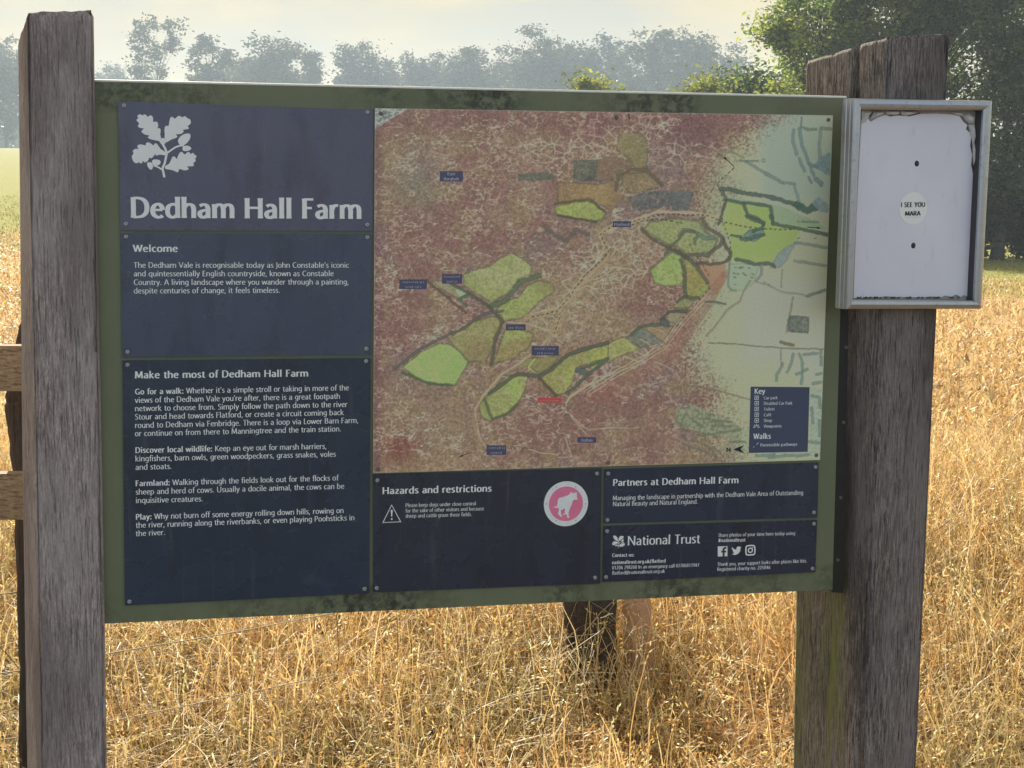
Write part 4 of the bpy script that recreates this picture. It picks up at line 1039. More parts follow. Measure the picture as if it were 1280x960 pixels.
# ------------------------------------------------------------------ the two timber posts (sleepers on end)
def edge_line(pt, pb, w):
    a = uv(*pt, w); b = uv(*pb, w)
    return lambda v: a[0] + (b[0] - a[0]) * (v - a[1]) / (b[1] - a[1]), a[1]
def make_post(FL, FR, BL, mat, label, cracks, seed, v_foot=-.86):
    """FL, FR, BL: (photo top, photo bottom, w) of the front-left, front-right and back-left arrises"""
    fl, tfl = edge_line(*FL); fr, tfr = edge_line(*FR); bl, tbl = edge_line(*BL)
    NSIDE = [22, 44, 22, 44]; NR = 200
    ring = []
    for k in range(4):
        for i in range(NSIDE[k]): ring.append((k, i / NSIDE[k]))
    n = len(ring); V = []
    r_ = np.random.default_rng(seed); ph = r_.uniform(0, 99, 4)
    base = np.array(W(fl(v_foot), v_foot, FL[2]))
    T4 = [tfl, tfr, tfr + tbl - tfl, tbl]
    for j in range(NR + 1):
        t = j / NR
        C = []
        for c in range(4):
            v = v_foot + (T4[c] - v_foot) * t
            if c == 0: q = (fl(v), v, FL[2])
            elif c == 1: q = (fr(v), v, FR[2])
            elif c == 2: q = (fr(v) + bl(v) - fl(v), v, FR[2] + BL[2] - FL[2])
            else: q = (bl(v), v, BL[2])
            C.append(np.array(q))
        cen = sum(C) / 4
        for (k, s) in ring:
            a = C[k]; b = C[(k + 1) % 4]; p = a + (b - a) * s
            L = np.linalg.norm(b - a); ds = min(s, 1 - s) * L
            sh = 0
            if ds < .010: sh += (.010 - ds) ** 2 / .010 * .55 * (1.0 + 1.4 * float(vnoise(np.array(t * 26 + ph[k]), np.array(k * 7.3), 2)))
            g_ = float(fbm(np.array(s * L * 1000 / 9 + ph[k]), np.array(t * 3.2 + k * 5), 1.0, 3, 1)) - .5
            g2_ = float(vnoise(np.array(s * L * 1000 / 30 + ph[(k + 1) % 4]), np.array(t * 2.1), 4)) - .5
            sh += g_ * .0030 + g2_ * .003
            for (ck, cs, cw, cd, t0, t1) in cracks:
                if ck == k:
                    e = abs((s - cs - .01 * math.sin(t * 31)) * L); tt = sstep(t0, t0 + .06, t) * (1 - sstep(t1, t1 + .04, t))
                    if e < cw: sh += cd * (1 - e / cw) * float(tt)
            if j == NR: sh += .004
            d = cen - p; d[1] = 0; ln = np.linalg.norm(d)
            # move in along the face normal
            e_ = (b - a) / L; nrm = np.cross([0, 1, 0], e_); nrm *= np.sign(nrm @ d)
            p = p + nrm * sh + (d / ln) * (0.0 if ds > .010 else .2 * sh)
            jig = (float(vnoise(np.array(s * 9 + k * 3.0), np.array(ph[0]), 5)) - .5) * .005 if j == NR else 0
            V.append(np.array(W(p[0], p[1] + jig, p[2])) - base)
    F_ = []
    for j in range(NR):
        for i in range(n): F_.append((j * n + i, j * n + (i + 1) % n, (j + 1) * n + (i + 1) % n, (j + 1) * n + i))
    F_.append(tuple(range(n))[::-1]); F_.append(tuple(NR * n + i for i in range(n)))
    o = mesh_obj('timber_post', V, F_, mat)
    o.location = base
    sm = np.ones(len(o.data.polygons), bool); sm[-1] = sm[-2] = False; o.data.polygons.foreach_set('use_smooth', sm)
    bpy_fix_normals(o)
    tag(o, label, 'post', 'timber posts carrying the information board')
    return o
import bmesh
def bpy_fix_normals(o):
    bm = bmesh.new(); bm.from_mesh(o.data); bmesh.ops.recalc_face_normals(bm, faces=bm.faces); bm.to_mesh(o.data); bm.free()

M_post1 = mat_wood('weathered_oak', (.640, .520, .485), (.170, .128, .122), (.440, .372, .365), seed=1, grain=24, crackf=.45)
M_post2 = mat_wood('weathered_oak_mossy', (.400, .340, .315), (.050, .038, .036), (.235, .203, .196), seed=5, grain=24, crackf=.8)
left_post = make_post(((33.7, 15), (51.5, 960), .022), ((118.2, 13), (135, 960), .022), ((20.8, 54), (33.2, 960), -.20), M_post1,
                      'left timber post, purplish grey weathered oak with a pale narrow side face', [(0, .62, .003, .006, .2, .7), (0, .25, .0025, .004, .0, .4), (3, .4, .004, .01, .55, .9)], 3)
right_post = make_post(((1113, 45), (1080, 960), .05), ((1190, 43), (1147.5, 960), -.006), ((1005, 77), (989, 960), -.18), M_post2,
                       'right timber post, dark split-topped oak with mossy side, behind the silver notice case', [(3, .62, .0075, .050, .80, 1.1), (3, .955, .005, .014, -.1, .40), (3, .90, .004, .008, .05, .30), (3, .85, .0025, .005, .80, 1.1), (0, .15, .003, .008, .4, .9), (0, .9, .005, .012, .78, 1.2)], 8)

# moss stripe on the side face of the right-hand post is part of its material
def moss_on(mat, o):
    t = mat.node_tree; b = t.nodes['Principled BSDF']; old = b.inputs['Base Color'].links[0].from_socket
    nn = lambda typ: t.nodes.new(typ)
    tcn = nn('ShaderNodeTexCoord')
    # distance across the side face, measured along its horizontal direction
    A = np.array(W(1.628, 0, .05)); B = np.array(W(1.545, 0, -.18)); d = (B - A); d /= np.linalg.norm(d)
    vm = nn('ShaderNodeVectorMath'); vm.operation = 'DOT_PRODUCT'; vm.inputs[1].default_value = tuple(d); t.links.new(tcn.outputs['Object'], vm.inputs[0])
    mr = nn('ShaderNodeMapRange'); mr.inputs[1].default_value = .02; mr.inputs[2].default_value = .22; t.links.new(vm.outputs['Value'], mr.inputs[0])
    rp = nn('ShaderNodeValToRGB'); e = rp.color_ramp.elements; e[0].position = .18; e[0].color = (0, 0, 0, 1); e[1].position = .36; e[1].color = (.9,) * 3 + (1,)
    for p_, v_ in ((.52, .85), (.66, .20), (.86, .30), (1, .6)):
        q = e.new(p_); q.color = (v_, v_, v_, 1)
    t.links.new(mr.outputs[0], rp.inputs[0])
    mpn = nn('ShaderNodeMapping'); mpn.inputs['Scale'].default_value = (1, 1, .1); t.links.new(tcn.outputs['Object'], mpn.inputs[0])
    nz_ = nn('ShaderNodeTexNoise'); nz_.inputs['Scale'].default_value = 40; nz_.inputs['Detail'].default_value = 6; t.links.new(mpn.outputs[0], nz_.inputs[0])
    r2 = nn('ShaderNodeValToRGB'); r2.color_ramp.elements[0].position = .3; r2.color_ramp.elements[1].position = .6; t.links.new(nz_.outputs[0], r2.inputs[0])
    ml = nn('ShaderNodeMath'); ml.operation = 'MULTIPLY'; t.links.new(rp.outputs[0], ml.inputs[0]); t.links.new(r2.outputs[0], ml.inputs[1])
    # it fades out upwards, above the foot of the board
    sx_ = nn('ShaderNodeSeparateXYZ'); t.links.new(tcn.outputs['Object'], sx_.inputs[0])
    m3 = nn('ShaderNodeMapRange'); m3.inputs[1].default_value = 1.05; m3.inputs[2].default_value = .75; t.links.new(sx_.outputs[2], m3.inputs[0])
    # only outside the front face
    m4 = nn('ShaderNodeMath'); m4.operation = 'MULTIPLY'; t.links.new(ml.outputs[0], m4.inputs[0]); t.links.new(m3.outputs[0], m4.inputs[1])
    mixn = nn('ShaderNodeMix'); mixn.data_type = 'RGBA'; mixn.inputs[7].default_value = (.185, .200, .045, 1)
    t.links.new(m4.outputs[0], mixn.inputs[0]); t.links.new(old, mixn.inputs[6]); t.links.new(mixn.outputs[2], b.inputs['Base Color'])
moss_on(M_post2, right_post)

# ------------------------------------------------------------------ silver notice case on the right-hand post
hN = np.array([.940, 0, -.342]); nN = np.array([.342, 0, .940])
P0 = np.array([1.628, 0, .05]) + nN * .047
def cpt(x, y, d=0.0):
    r = ray(x, y); t = ((P0 + nN * d - CB) @ nN) / (r @ nN); return CB + r * t
O3 = cpt(1059.7, 386.6)
def cl2(x, y, d=0.0):
    p = cpt(x, y, d) - O3; return np.array([p @ hN, p[1]])
hw, nw = BR @ hN, BR @ nN
ow = BR @ O3 + BO
CM = Matrix(((hw[0], 0, nw[0], ow[0]), (hw[1], 0, nw[1], ow[1]), (hw[2], 1, nw[2], ow[2]), (0, 0, 0, 1)))
case = empty('notice_case', mat=CM)
tag(case, 'silver framed notice case with blank pale sheet and small round sticker on right post', 'notice case')
M_alu = mat_plain('silver_aluminium', (.50, .52, .56), .34, .75, .12, 14)
m = NT('brushed_silver'); v_ = m.coord('Object'); nn_ = m.noise(v_, 16, 5, .6); dr = m.ramp(m.noise(v_, 70, 5, .65), [(.55, 0), (.72, .5)])
cA = m.mix(dr, m.mix(nn_, (.34, .36, .41), (.48, .50, .55)), (.16, .15, .14))
M_alu = m.pb(Base_Color=cA, Metallic=.85, Roughness=.30)
OUT = [cl2(1059.7, 386.6), cl2(1227.8, 386.2), cl2(1241.5, 125.8), cl2(1069.2, 122.6)]
INN = [cl2(1066.8, 374.6), cl2(1218.2, 375.6), cl2(1229.6, 138), cl2(1077.3, 137)]
def ringloop(f, c, extra=0):
    """corners f of the way from the outside to the opening"""
    L = []
    cen = sum(OUT) / 4
    for a, b in zip(OUT, INN):
        p = a + (b - a) * f
        if extra: p = p + (p - cen) / np.linalg.norm(p - cen) * extra
        L.append((p[0], p[1], c))
    return L
loops = [ringloop(0, -.040, -.003), ringloop(0, -.034), ringloop(0, -.027), ringloop(0, -.0255, -.0025), ringloop(0, -.0235, -.0025), ringloop(0, -.022), ringloop(0, -.0145), ringloop(0, -.0135, -.002), ringloop(0, -.012, -.002), ringloop(0, -.011),
         ringloop(0, -.005), ringloop(.06, -.002), ringloop(.22, .0004), ringloop(.5, .0016), ringloop(.8, .0008), ringloop(.96, -.002), ringloop(1, -.006), ringloop(1, -.024)]
V = [p for L in loops for p in L]; Fc = []
for i in range(len(loops) - 1):
    for k in range(4): Fc.append((i * 4 + k, i * 4 + (k + 1) % 4, (i + 1) * 4 + (k + 1) % 4, (i + 1) * 4 + k))
M_recess_shade = mat_plain('recess_shade', (.05, .05, .055), .6)  # shade inside the recess, put into a dark inner wall colour
fo = mesh_obj('frame', V, Fc, None, case, mats=[M_alu, M_recess_shade], mi=[1 if i // 4 == len(loops) - 2 else 0 for i in range(len(Fc))])
bpy_fix_normals(fo)
# a spot of round at each corner of the front
M_back = mat_plain('case_backing', pc(120, 112, 110), .7, var=.35, scale=60)
mb = MB(); bk = [cl2(1062, 380, -.024), cl2(1222, 381, -.024), cl2(1234, 130, -.024), cl2(1072, 130, -.024)]
mb.slab([bk[0], bk[1], bk[2], bk[3]], -.038, -.0235); back = mb.build('backing_board', M_back, case)
m = NT('white_sheet'); v_ = m.coord('Object')
cW = m.mix(m.ramp(m.noise(v_, 4, 4, .6), [(.35, 0), (.7, 1)]), pc(168, 167, 177), pc(175, 174, 185))
cW = m.mix(m.ramp(m.noise(m.coord('Object', (1, .3, 1)), 50, 6, .7), [(.58, 0), (.75, .35)]), cW, pc(126, 126, 134))
M_sheet = m.pb(Base_Color=cW, Roughness=.5)
zc = lambda L: [(1030 + x / 3.2, 100 + y / 3.2) for x, y in L]
sheet = zc([(150,160),(172,150),(186,168),(215,150),(246,140),(262,146),(300,142),(340,146),(384,136),(450,134),(510,138),(545,146),(556,164),(574,178),(566,196),(590,214),(584,262),(592,300),(588,340),(598,386),(599,500),(596,640),(590,760),(584,845),(578,868),(560,860),(548,868),(528,858),(508,866),(482,862),(470,869),(428,866),(400,869),(300,868),(240,865),(228,870),(205,866),(190,870),(118,872),(122,760),(132,500),(142,300)])
pr = Print(-.0222, cl2); pts = sheet
Vs = [cl2(x, y, -.0222) for x, y in pts][::-1]
mb = MB(); mb.slab([tuple(q) for q in Vs], -.0234, -.0222); so = mb.build('backing_sheet', M_sheet, case)
# curled scraps of torn film at the top corners
M_scrap = mat_plain('torn_film', pc(150, 148, 148), .5, var=.3, scale=80)
for j, (L, hgt) in enumerate([([(150,122),(178,120),(196,126),(182,140),(168,168),(152,176)], .004), ([(200,126),(240,124),(236,136),(206,148),(186,158)], .006), ([(248,124),(296,122),(306,136),(280,142),(250,138)], .007), ([(308,124),(352,124),(378,132),(330,144),(310,140)], .006),
                              ([(556,142),(580,134),(604,150),(600,176),(580,172),(566,160)], .005), ([(576,180),(602,178),(606,232),(596,270),(588,226)], .005), ([(594,274),(606,240),(608,330),(604,376),(596,330)], .004), ([(508,128),(552,130),(560,146),(530,142)], .005)]):
    P_ = [cl2(*q, -.0215) for q in zc(L)]; c_ = sum(P_) / len(P_)
    V = [(p[0], p[1], -.0218) for p in P_] + [(p[0] * .5 + c_[0] * .5, p[1] * .5 + c_[1] * .5, -.0218 + hgt) for p in P_]; n = len(P_)
    Fc = [(i, (i + 1) % n, n + (i + 1) % n, n + i) for i in range(n)] + [tuple(range(n, 2 * n))]
    so_ = mesh_obj('torn_film', V, Fc, M_scrap, case); bpy_fix_normals(so_)
mb = MB()
dk = Print(-.0219, cl2)
for k in range(46):
    x = 118 + rng.random() * 470; dk.pxpoly(zc([(x, 874), (x + rng.uniform(4, 16), 873), (x + rng.uniform(4, 12), 873 - rng.uniform(3, 9)), (x + 2, 873 - rng.uniform(2, 7))]))
for k in range(14):
    y = 640 + rng.random() * 220; dk.pxpoly(zc([(596, y), (590, y + 6), (586 - rng.uniform(0, 4), y + rng.uniform(8, 18)), (596, y + 20)]))
dk.pxline(zc([(545, 144), (560, 166), (578, 180), (572, 198), (594, 216), (588, 262), (597, 300), (592, 340), (602, 384)]), 1.0)
dk.pxline(zc([(384, 132), (340, 143), (300, 139), (262, 143)]), .9); dk.pxpoly(zc([(176, 128), (196, 126), (184, 148)]))
tag(dk.build('dirt', mat_plain('case_dirt', (.05, .038, .03), .9, var=.4), case), kind='stuff')
M_black = mat_plain('black_plug', (.008, .008, .009), .5)
M_grey = mat_plain('plug_grey', (.03, .03, .032), .5)
for x, y in ((1146, 204.4), (1141.6, 306.9)):
    c = cl2(x, y, -.022); m_ = MB(); an = [k * math.pi / 8 for k in range(16)]
    m_.dome((c[0], c[1], -.0221), .0064, .0016, 16); h_ = m_.build('plug', M_black, case, True)
    m_ = MB(); m_.dome((c[0], c[1], -.0206), .0030, .0006, 10); m_.build('screw', M_grey, h_, True)
m = NT('clear_sticker'); v_ = m.coord('Object', (1, .28, 1)); f_ = m.ramp(m.noise(v_, 150, 4, .6), [(.35, 0), (.6, 1)])
M_stick = m.pb(Base_Color=m.mix(f_, pc(190, 190, 200), pc(225, 225, 235)), Roughness=.3); m.bump(m.noise(v_, 150, 4), .3, .002)
st = Print(-.0217, cl2); st.ring((1141.5, 260.6), 17.4, 0, 40, .83); so = st.build('sticker', M_stick, case)
st = Print(-.0213, cl2)
st.text('*I SEE YOU*', (1126.2, 258.9), (1156.2, 258.5), 5.9, bold=(.20, .12), k=3)
st.text('*MARA*', (1131.4, 269.6), (1150.2, 269.2), 5.4, bold=(.22, .13), k=3)
for k in range(9): st.pxpoly([(1133 + k * 2.2, 271.2), (1133.7 + k * 2.2, 271.2), (1133.4 + k * 2.2, 272)])
st.build('lettering', M_ink, so)

# ------------------------------------------------------------------ fence beyond the board
M_rail = mat_wood('sawn_rail', (.52, .37, .23), (.28, .18, .11), (.42, .30, .20), seed=9, grain=18, ax='X', wear=.35)
M_stump = mat_wood('cleft_post', (.105, .070, .048), (.022, .015, .012), (.07, .05, .04), seed=12, grain=16)
M_sawn = mat_wood('sawn_post', (.62, .40, .26), (.46, .28, .18), (.58, .38, .25), seed=14, grain=16, wear=.2, bumpd=.001)
def prism_between(name, mat, parent, P, Q, hw_, th, seed, nseg=26, jit=.004):
    """a plank from P to Q, hw_ half heights at the ends, th thick, slightly wavy"""
    P = np.array(P, float); Q = np.array(Q, float); r_ = np.random.default_rng(seed); V = []; L = Q - P; e = L / np.linalg.norm(L)
    side = np.cross(e, [0, 0, 1]); side /= np.linalg.norm(side); up = np.cross(side, e)
    w1, w2 = r_.uniform(-1, 1, nseg + 1).cumsum() * jit * .35, r_.uniform(-1, 1, nseg + 1).cumsum() * jit * .35
    for i in range(nseg + 1):
        c = P + L * i / nseg; h = hw_[0] + (hw_[1] - hw_[0]) * i / nseg
        for (a, b) in ((-1, -1), (1, -1), (1, 1), (-1, 1)):
            V.append(c + side * a * th / 2 + up * (b * h + (w1[i] if b > 0 else w2[i])))
    Fc = [(i * 4 + k, i * 4 + (k + 1) % 4, (i + 1) * 4 + (k + 1) % 4, (i + 1) * 4 + k) for i in range(nseg) for k in range(4)] + [(3, 2, 1, 0), tuple(nseg * 4 + k for k in range(4))]
    base = P.copy(); V = [v - base for v in V]
    o = mesh_obj(name, V, Fc, mat, None); bpy_fix_normals(o); o.location = base
    return o
def reparent(o, p):
    o.parent = p; o.location = Vector(o.location) - p.location
YR = 3.75
rail_fence = empty('rail_fence', (float(at(10, 900, 3.9)[0]), 3.9, 0))
tag(rail_fence, 'brown timber fence of two sawn rails, partly hidden by the left timber post', 'fence')
for (ya, yb, la) in ((431, 488, 'upper rail'), (588.5, 648.5, 'lower rail')):
    a = at(26, (ya + yb) / 2, YR); a2 = at(-300, (ya + yb) / 2 - 1, YR - .12); b = at(62, (ya + yb) / 2 + .5, YR + .01)
    hh = (yb - ya) / 2 / F * YR
    o = prism_between('rail', M_rail, None, a2 + np.array([-1.6, -.3, 0]), b, (hh, hh), .042, int(ya)); reparent(o, rail_fence)
V = []
prof = [(960, 26, 66), (880, 27, 68), (830, 27.5, 68), (770, 24, 68), (700, 22.5, 66), (648, 21, 66), (590, 19, 62), (540, 13, 60), (505, 9.5, 58), (490, 10, 58), (450, 17, 56), (425, 23, 52), (405, 28, 46), (398, 34, 42)]
def irregular_post(name, mat, prof, Y, dep, parent, seed, foot=0.0, sub=4):
    """cleft post: left and right edges traced down its length, with rounded broken section"""
    r_ = np.random.default_rng(seed); ys_ = []; pr_ = sorted(prof, key=lambda q: -q[0])
    P2 = []
    for i in range(len(pr_) - 1):
        for j in range(sub): t = j / sub; P2.append([pr_[i][c] * (1 - t) + pr_[i + 1][c] * t for c in range(3)])
    P2.append(list(pr_[-1])); V = []; n = 12
    for i, (y, xl, xr) in enumerate(P2):
        a = at(xl, y, Y); b = at(xr, y, Y); c = (a + b) / 2; hw2 = (b[0] - a[0]) / 2
        z = c[2] if i else min(foot - .15, c[2])
        for k in range(n):
            an = 2 * math.pi * k / n; sx = np.sign(math.cos(an)) * abs(math.cos(an)) ** .6; sy = np.sign(math.sin(an)) * abs(math.sin(an)) ** .6
            jj = 1 + r_.uniform(-.05, .05)
            V.append((c[0] + sx * hw2 * jj, Y + sy * dep / 2 * jj, z + (r_.uniform(-.012, .012) if i == len(P2) - 1 else 0)))
    m_ = len(P2)
    Fc = [(i * n + k, i * n + (k + 1) % n, (i + 1) * n + (k + 1) % n, (i + 1) * n + k) for i in range(m_ - 1) for k in range(n)] + [tuple((m_ - 1) * n + k for k in range(n)), tuple(range(n))[::-1]]
    base = np.array([V[0][0], Y, 0.0]); V = [np.array(v) - base for v in V]
    o = mesh_obj(name, V, Fc, mat); o.location = base; bpy_fix_normals(o)
    if parent: reparent(o, parent)
    return o
irregular_post('post', M_stump, prof, 3.88, .09, rail_fence, 2)

YM = 5.15
cleft = irregular_post('cleft_post', M_stump, [(905, 703, 772), (860, 707, 772), (830, 710, 771), (790, 708, 770), (760, 703, 771), (730, 701, 770), (690, 703, 769), (640, 706, 766), (600, 712, 764)], YM, .13, None, 6)
tag(cleft, 'dark rugged cleft fence post below the board, beside the pale brown sawn post', 'fence post')
# a second, smaller bark-covered tongue on its right shoulder
sw = irregular_post('sawn_post', M_sawn, [(905, 783, 824), (880, 782, 821), (830, 780, 818), (760, 777, 814), (700, 775, 811), (620, 772, 808)], YM + .10, .075, None, 9)
tag(sw, 'smooth pale brown sawn fence post leaning beside the dark cleft post', 'fence post')
wf = empty('wire_fence', (float(at(-20, 900, 3.8)[0]), 3.8, 0))
tag(wf, 'slack pale fence wires strung low through the dry grass behind the board', 'wire fence')
M_wire = mat_plain('dull_wire', (.40, .35, .27), .6, .1, .2, 50)
def wire(pts, r_):
    P_ = [at(*p) for p in pts]; P_ = crom(P_, False, 8)
    m_ = MB(); m_.tube([tuple(p - np.array(wf.location)) for p in P_], r_, 6); m_.build('wire', M_wire, wf, True)
wire([(-260, 772, 3.5), (0, 743, 3.85), (135, 722, 4.05), (440, 672, 4.6), (740, 640, 5.1)], .0014)
wire([(-260, 868, 3.5), (0, 842, 3.85), (135, 817, 4.05), (300, 789, 4.35), (440, 763, 4.6), (760, 716, 5.1)], .0016)
wire([(-260, 950, 3.5), (0, 925, 3.85), (135, 902, 4.05), (300, 868, 4.35), (520, 823, 4.7), (760, 790, 5.1)], .0015)
wire([(-260, 1050, 3.5), (0, 1025, 3.85), (135, 1000, 4.05), (330, 948, 4.35), (560, 895, 4.75), (760, 868, 5.1)], .0014)
# ------------------------------------------------------------------ dry grass
def attr_mat(name, trans=.35, rough=.7, gain=1.0):
    m = NT(name); ca = m.n('ShaderNodeVertexColor', layer_name='Col')
    c = ca.outputs[0]
    d = m.n('ShaderNodeBsdfDiffuse', {'Color': c, 'Roughness': .5}); t = m.n('ShaderNodeBsdfTranslucent', {'Color': c})
    g_ = m.n('ShaderNodeBsdfGlossy', {'Color': (1, 1, 1, 1), 'Roughness': .45})
    mx_ = m.n('ShaderNodeMixShader', {0: trans, 1: d, 2: t}); m2 = m.n('ShaderNodeMixShader', {0: .04, 1: mx_, 2: g_})
    m.t.links.new(m2.outputs[0], m.o.inputs['Surface']); m.t.nodes.remove(m.b)
    return m.m
M_grass = attr_mat('dry_grass', .40)
M_leaf = attr_mat('leaf', .58)

PAL = np.array([(.80, .54, .22), (.87, .68, .35), (.66, .39, .14), (.40, .21, .09), (.84, .60, .26), (.40, .37, .13), (.90, .77, .48)])
def grass(name, X, Y, h, width, lean, K=4, pw=(.3, .2, .18, .1, .14, .04, .04), heads=.0, seed=1, patch=None, dirbias=None, headsize=1.0):
    """blades rooted at X, Y: curved ribbons, some with a nodding seed head"""
    r_ = np.random.default_rng(seed); N = len(X)
    Z = ground_z(X, Y); an = r_.uniform(0, 2 * math.pi, N)
    if dirbias is not None: an = dirbias + r_.normal(0, 1.1, N)
    ld = np.stack([np.cos(an), np.sin(an), np.zeros(N)], 1)
    bend = lean * r_.uniform(.15, 1.0, N) ** 1.2
    sa = an + r_.uniform(.6, 2.6, N); sd = np.stack([np.cos(sa), np.sin(sa), np.zeros(N)], 1)
    t = np.linspace(0, 1, K + 1)
    curl = r_.normal(0, .10, N)
    V = np.empty((N, K + 1, 2, 3)); C = np.stack([X, Y, Z - .01], 1)
    kink = r_.uniform(0, 1, N) < .25
    for i, tt in enumerate(t):
        up = h * (tt - .5 * bend * tt ** 2.2)
        up = np.where(kink & (tt > .6), up - h * (tt - .6) * .9, up)
        off = h * bend * tt ** 1.8
        p = C + ld * off[:, None] + sd * (h * curl * math.sin(tt * 3.1))[:, None]; p[:, 2] += np.maximum(up, .004)
        w_ = width * (1.0 - .75 * tt ** 2) * .5
        V[:, i, 0] = p - sd * w_[:, None]; V[:, i, 1] = p + sd * w_[:, None]
    b = np.arange(N)[:, None] * (2 * (K + 1)) + np.arange(K)[None] * 2
    Fq = np.stack([b, b + 1, b + 3, b + 2], -1).reshape(-1, 4)
    ci = r_.choice(len(PAL), N, p=np.array(pw) / sum(pw)); col = PAL[ci] * r_.uniform(.75, 1.2, (N, 1))
    if patch is not None: col = patch(X, Y, col, r_)
    colv = np.repeat(col, 2 * (K + 1), 0).reshape(N, K + 1, 2, 3).copy()
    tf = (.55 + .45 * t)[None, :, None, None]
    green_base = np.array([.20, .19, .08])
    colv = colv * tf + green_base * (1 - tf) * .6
    Vs, Fs, Cs = [V.reshape(-1, 3)], [Fq], [colv.reshape(-1, 3)]
    if heads > 0:
        sel = np.where(r_.random(N) < heads)[0]; M = 7
        tip = V[sel, K].mean(1); prev = V[sel, K - 1].mean(1); dr = tip - prev; dr /= np.maximum(np.linalg.norm(dr, axis=1, keepdims=True), 1e-6)
        hl = r_.uniform(.05, .11, len(sel)) * headsize; n0 = len(Vs[0])
        for q in range(M):
            o = tip + dr * (hl * (q / M - .15))[:, None]
            rd_ = r_.normal(0, 1, (len(sel), 3)); rd_ -= (rd_ * dr).sum(1, keepdims=True) * dr; rd_ /= np.linalg.norm(rd_, axis=1, keepdims=True)
            ln = r_.uniform(.007, .014, len(sel))[:, None] * headsize; wv = np.cross(rd_, dr) * (.0020 * headsize)
            e = dr * ln * 1.1 + rd_ * ln * r_.uniform(.3, .9, (len(sel), 1))
            A = np.stack([o, o + e * .5 + wv, o + e, o + e * .5 - wv], 1)
            k = np.arange(len(sel))[:, None] * 4 + np.arange(4)[None] + n0
            Vs.append(A.reshape(-1, 3)); Fs.append(k); n0 += len(sel) * 4
            Cs.append(np.repeat(np.minimum(col[sel] * 1.12, .85), 4, 0))
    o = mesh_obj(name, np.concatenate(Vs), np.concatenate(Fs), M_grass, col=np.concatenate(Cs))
    tag(o, kind='stuff')
    return o
def scatter(n, y0, y1, ax0, ax1, seed, pw=1.0):
    """points inside the wedge seen from the camera, a little wider than the frame"""
    r_ = np.random.default_rng(seed); Y = y0 + (y1 - y0) * r_.random(n) ** pw
    X = (ax0 + (ax1 - ax0) * r_.random(n)) * (Y + .8); return X, Y
def clumped(X, Y, seed, s=.35, amt=.10):
    r_ = np.random.default_rng(seed); cx_ = np.round(X / s + vnoise(X / s, Y / s, 1)) * s; cy_ = np.round(Y / s + vnoise(X / s + 9, Y / s, 2)) * s
    return X + (cx_ - X) * .35 + r_.normal(0, amt, len(X)), Y + (cy_ - Y) * .35 + r_.normal(0, amt, len(X))
def patchy(X, Y, col, r_):
    a = fbm(X * 100, Y * 100, 45, 3, 2); b = fbm(X * 100, Y * 100, 70, 3, 5)
    f = sstep(.50, .64, a)[:, None]; g_ = (sstep(.56, .68, b) * .55)[:, None]
    col = col * (1 - f * .45) + f * .45 * col * np.array([.85, .66, .52])
    return col * (1 - g_) + g_ * np.array([.30, .29, .12]) * r_.uniform(.6, 1.4, (len(X), 1))
rr = np.random.default_rng(5)
# thick tangle from behind the board to past the fence
def hmap(X, Y):
    base = np.interp(Y, [3.6, 4.4, 5.2, 6.2, 7.4, 8.6, 12], [.16, .22, .30, .44, .48, .34, .20])
    near = np.exp(-(((X - .36) / .36) ** 4)) * (Y > 4.1) * (Y < 5.25)
    base = base * (1 - .72 * near)
    return base * (.65 + .7 * fbm(X * 100, Y * 100, 80, 2, 3))
X, Y = scatter(20000, 3.62, 5.4, -.44, .46, 21); X, Y = clumped(X, Y, 22)
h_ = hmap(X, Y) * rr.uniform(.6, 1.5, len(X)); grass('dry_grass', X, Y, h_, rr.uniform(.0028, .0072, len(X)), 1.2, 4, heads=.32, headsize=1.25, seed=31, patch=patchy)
X, Y = scatter(21000, 5.2, 7.9, -.42, .44, 23); X, Y = clumped(X, Y, 24)
h_ = hmap(X, Y) * rr.uniform(.6, 1.45, len(X)); grass('dry_grass', X, Y, h_, rr.uniform(.0034, .0080, len(X)), .85, 4, heads=.5, headsize=1.45, seed=32, patch=patchy)
# lodged straws lying across the tangle
X, Y = scatter(3600, 3.8, 8.0, -.42, .42, 25)
grass('dry_grass', X, Y, hmap(X, Y) * rr.uniform(1.3, 2.1, len(X)), rr.uniform(.002, .0035, len(X)), 1.75, 7, pw=(.2, .4, .05, .02, .2, .02, .3), heads=.5, seed=33)
# tall flowering stems standing clear of the rest
X, Y = scatter(420, 5.6, 9.0, -.42, .42, 26)
grass('dry_grass', X, Y, rr.uniform(.55, .92, len(X)), rr.uniform(.002, .003, len(X)), .35, 6, pw=(.1, .1, .3, .5, .1, .0, .0), heads=.9, seed=34, headsize=1.15)
X, Y = scatter(52000, 7.6, 15, -.40, .42, 27, 1.1)
grass('dry_grass', X, Y, np.interp(Y, [7.6, 8.6, 10, 15], [.30, .17, .11, .08]) * rr.uniform(.5, 1.4, len(X)), rr.uniform(.005, .010, len(X)), 1.6, 4, pw=(.35, .3, .15, .06, .2, .01, .05), heads=.10, seed=35, patch=None, headsize=1.3)
X, Y = scatter(66000, 11.5, 31, -.40, .42, 28, 1.15)
grass('field_stubble', X, Y, rr.uniform(.05, .17, len(X)) * (.6 + .8 * fbm(X * 100, Y * 100, 160, 2, 3)), rr.uniform(.012, .030, len(X)), 1.75, 3, pw=(.35, .35, .12, .05, .2, .01, .05), seed=36)
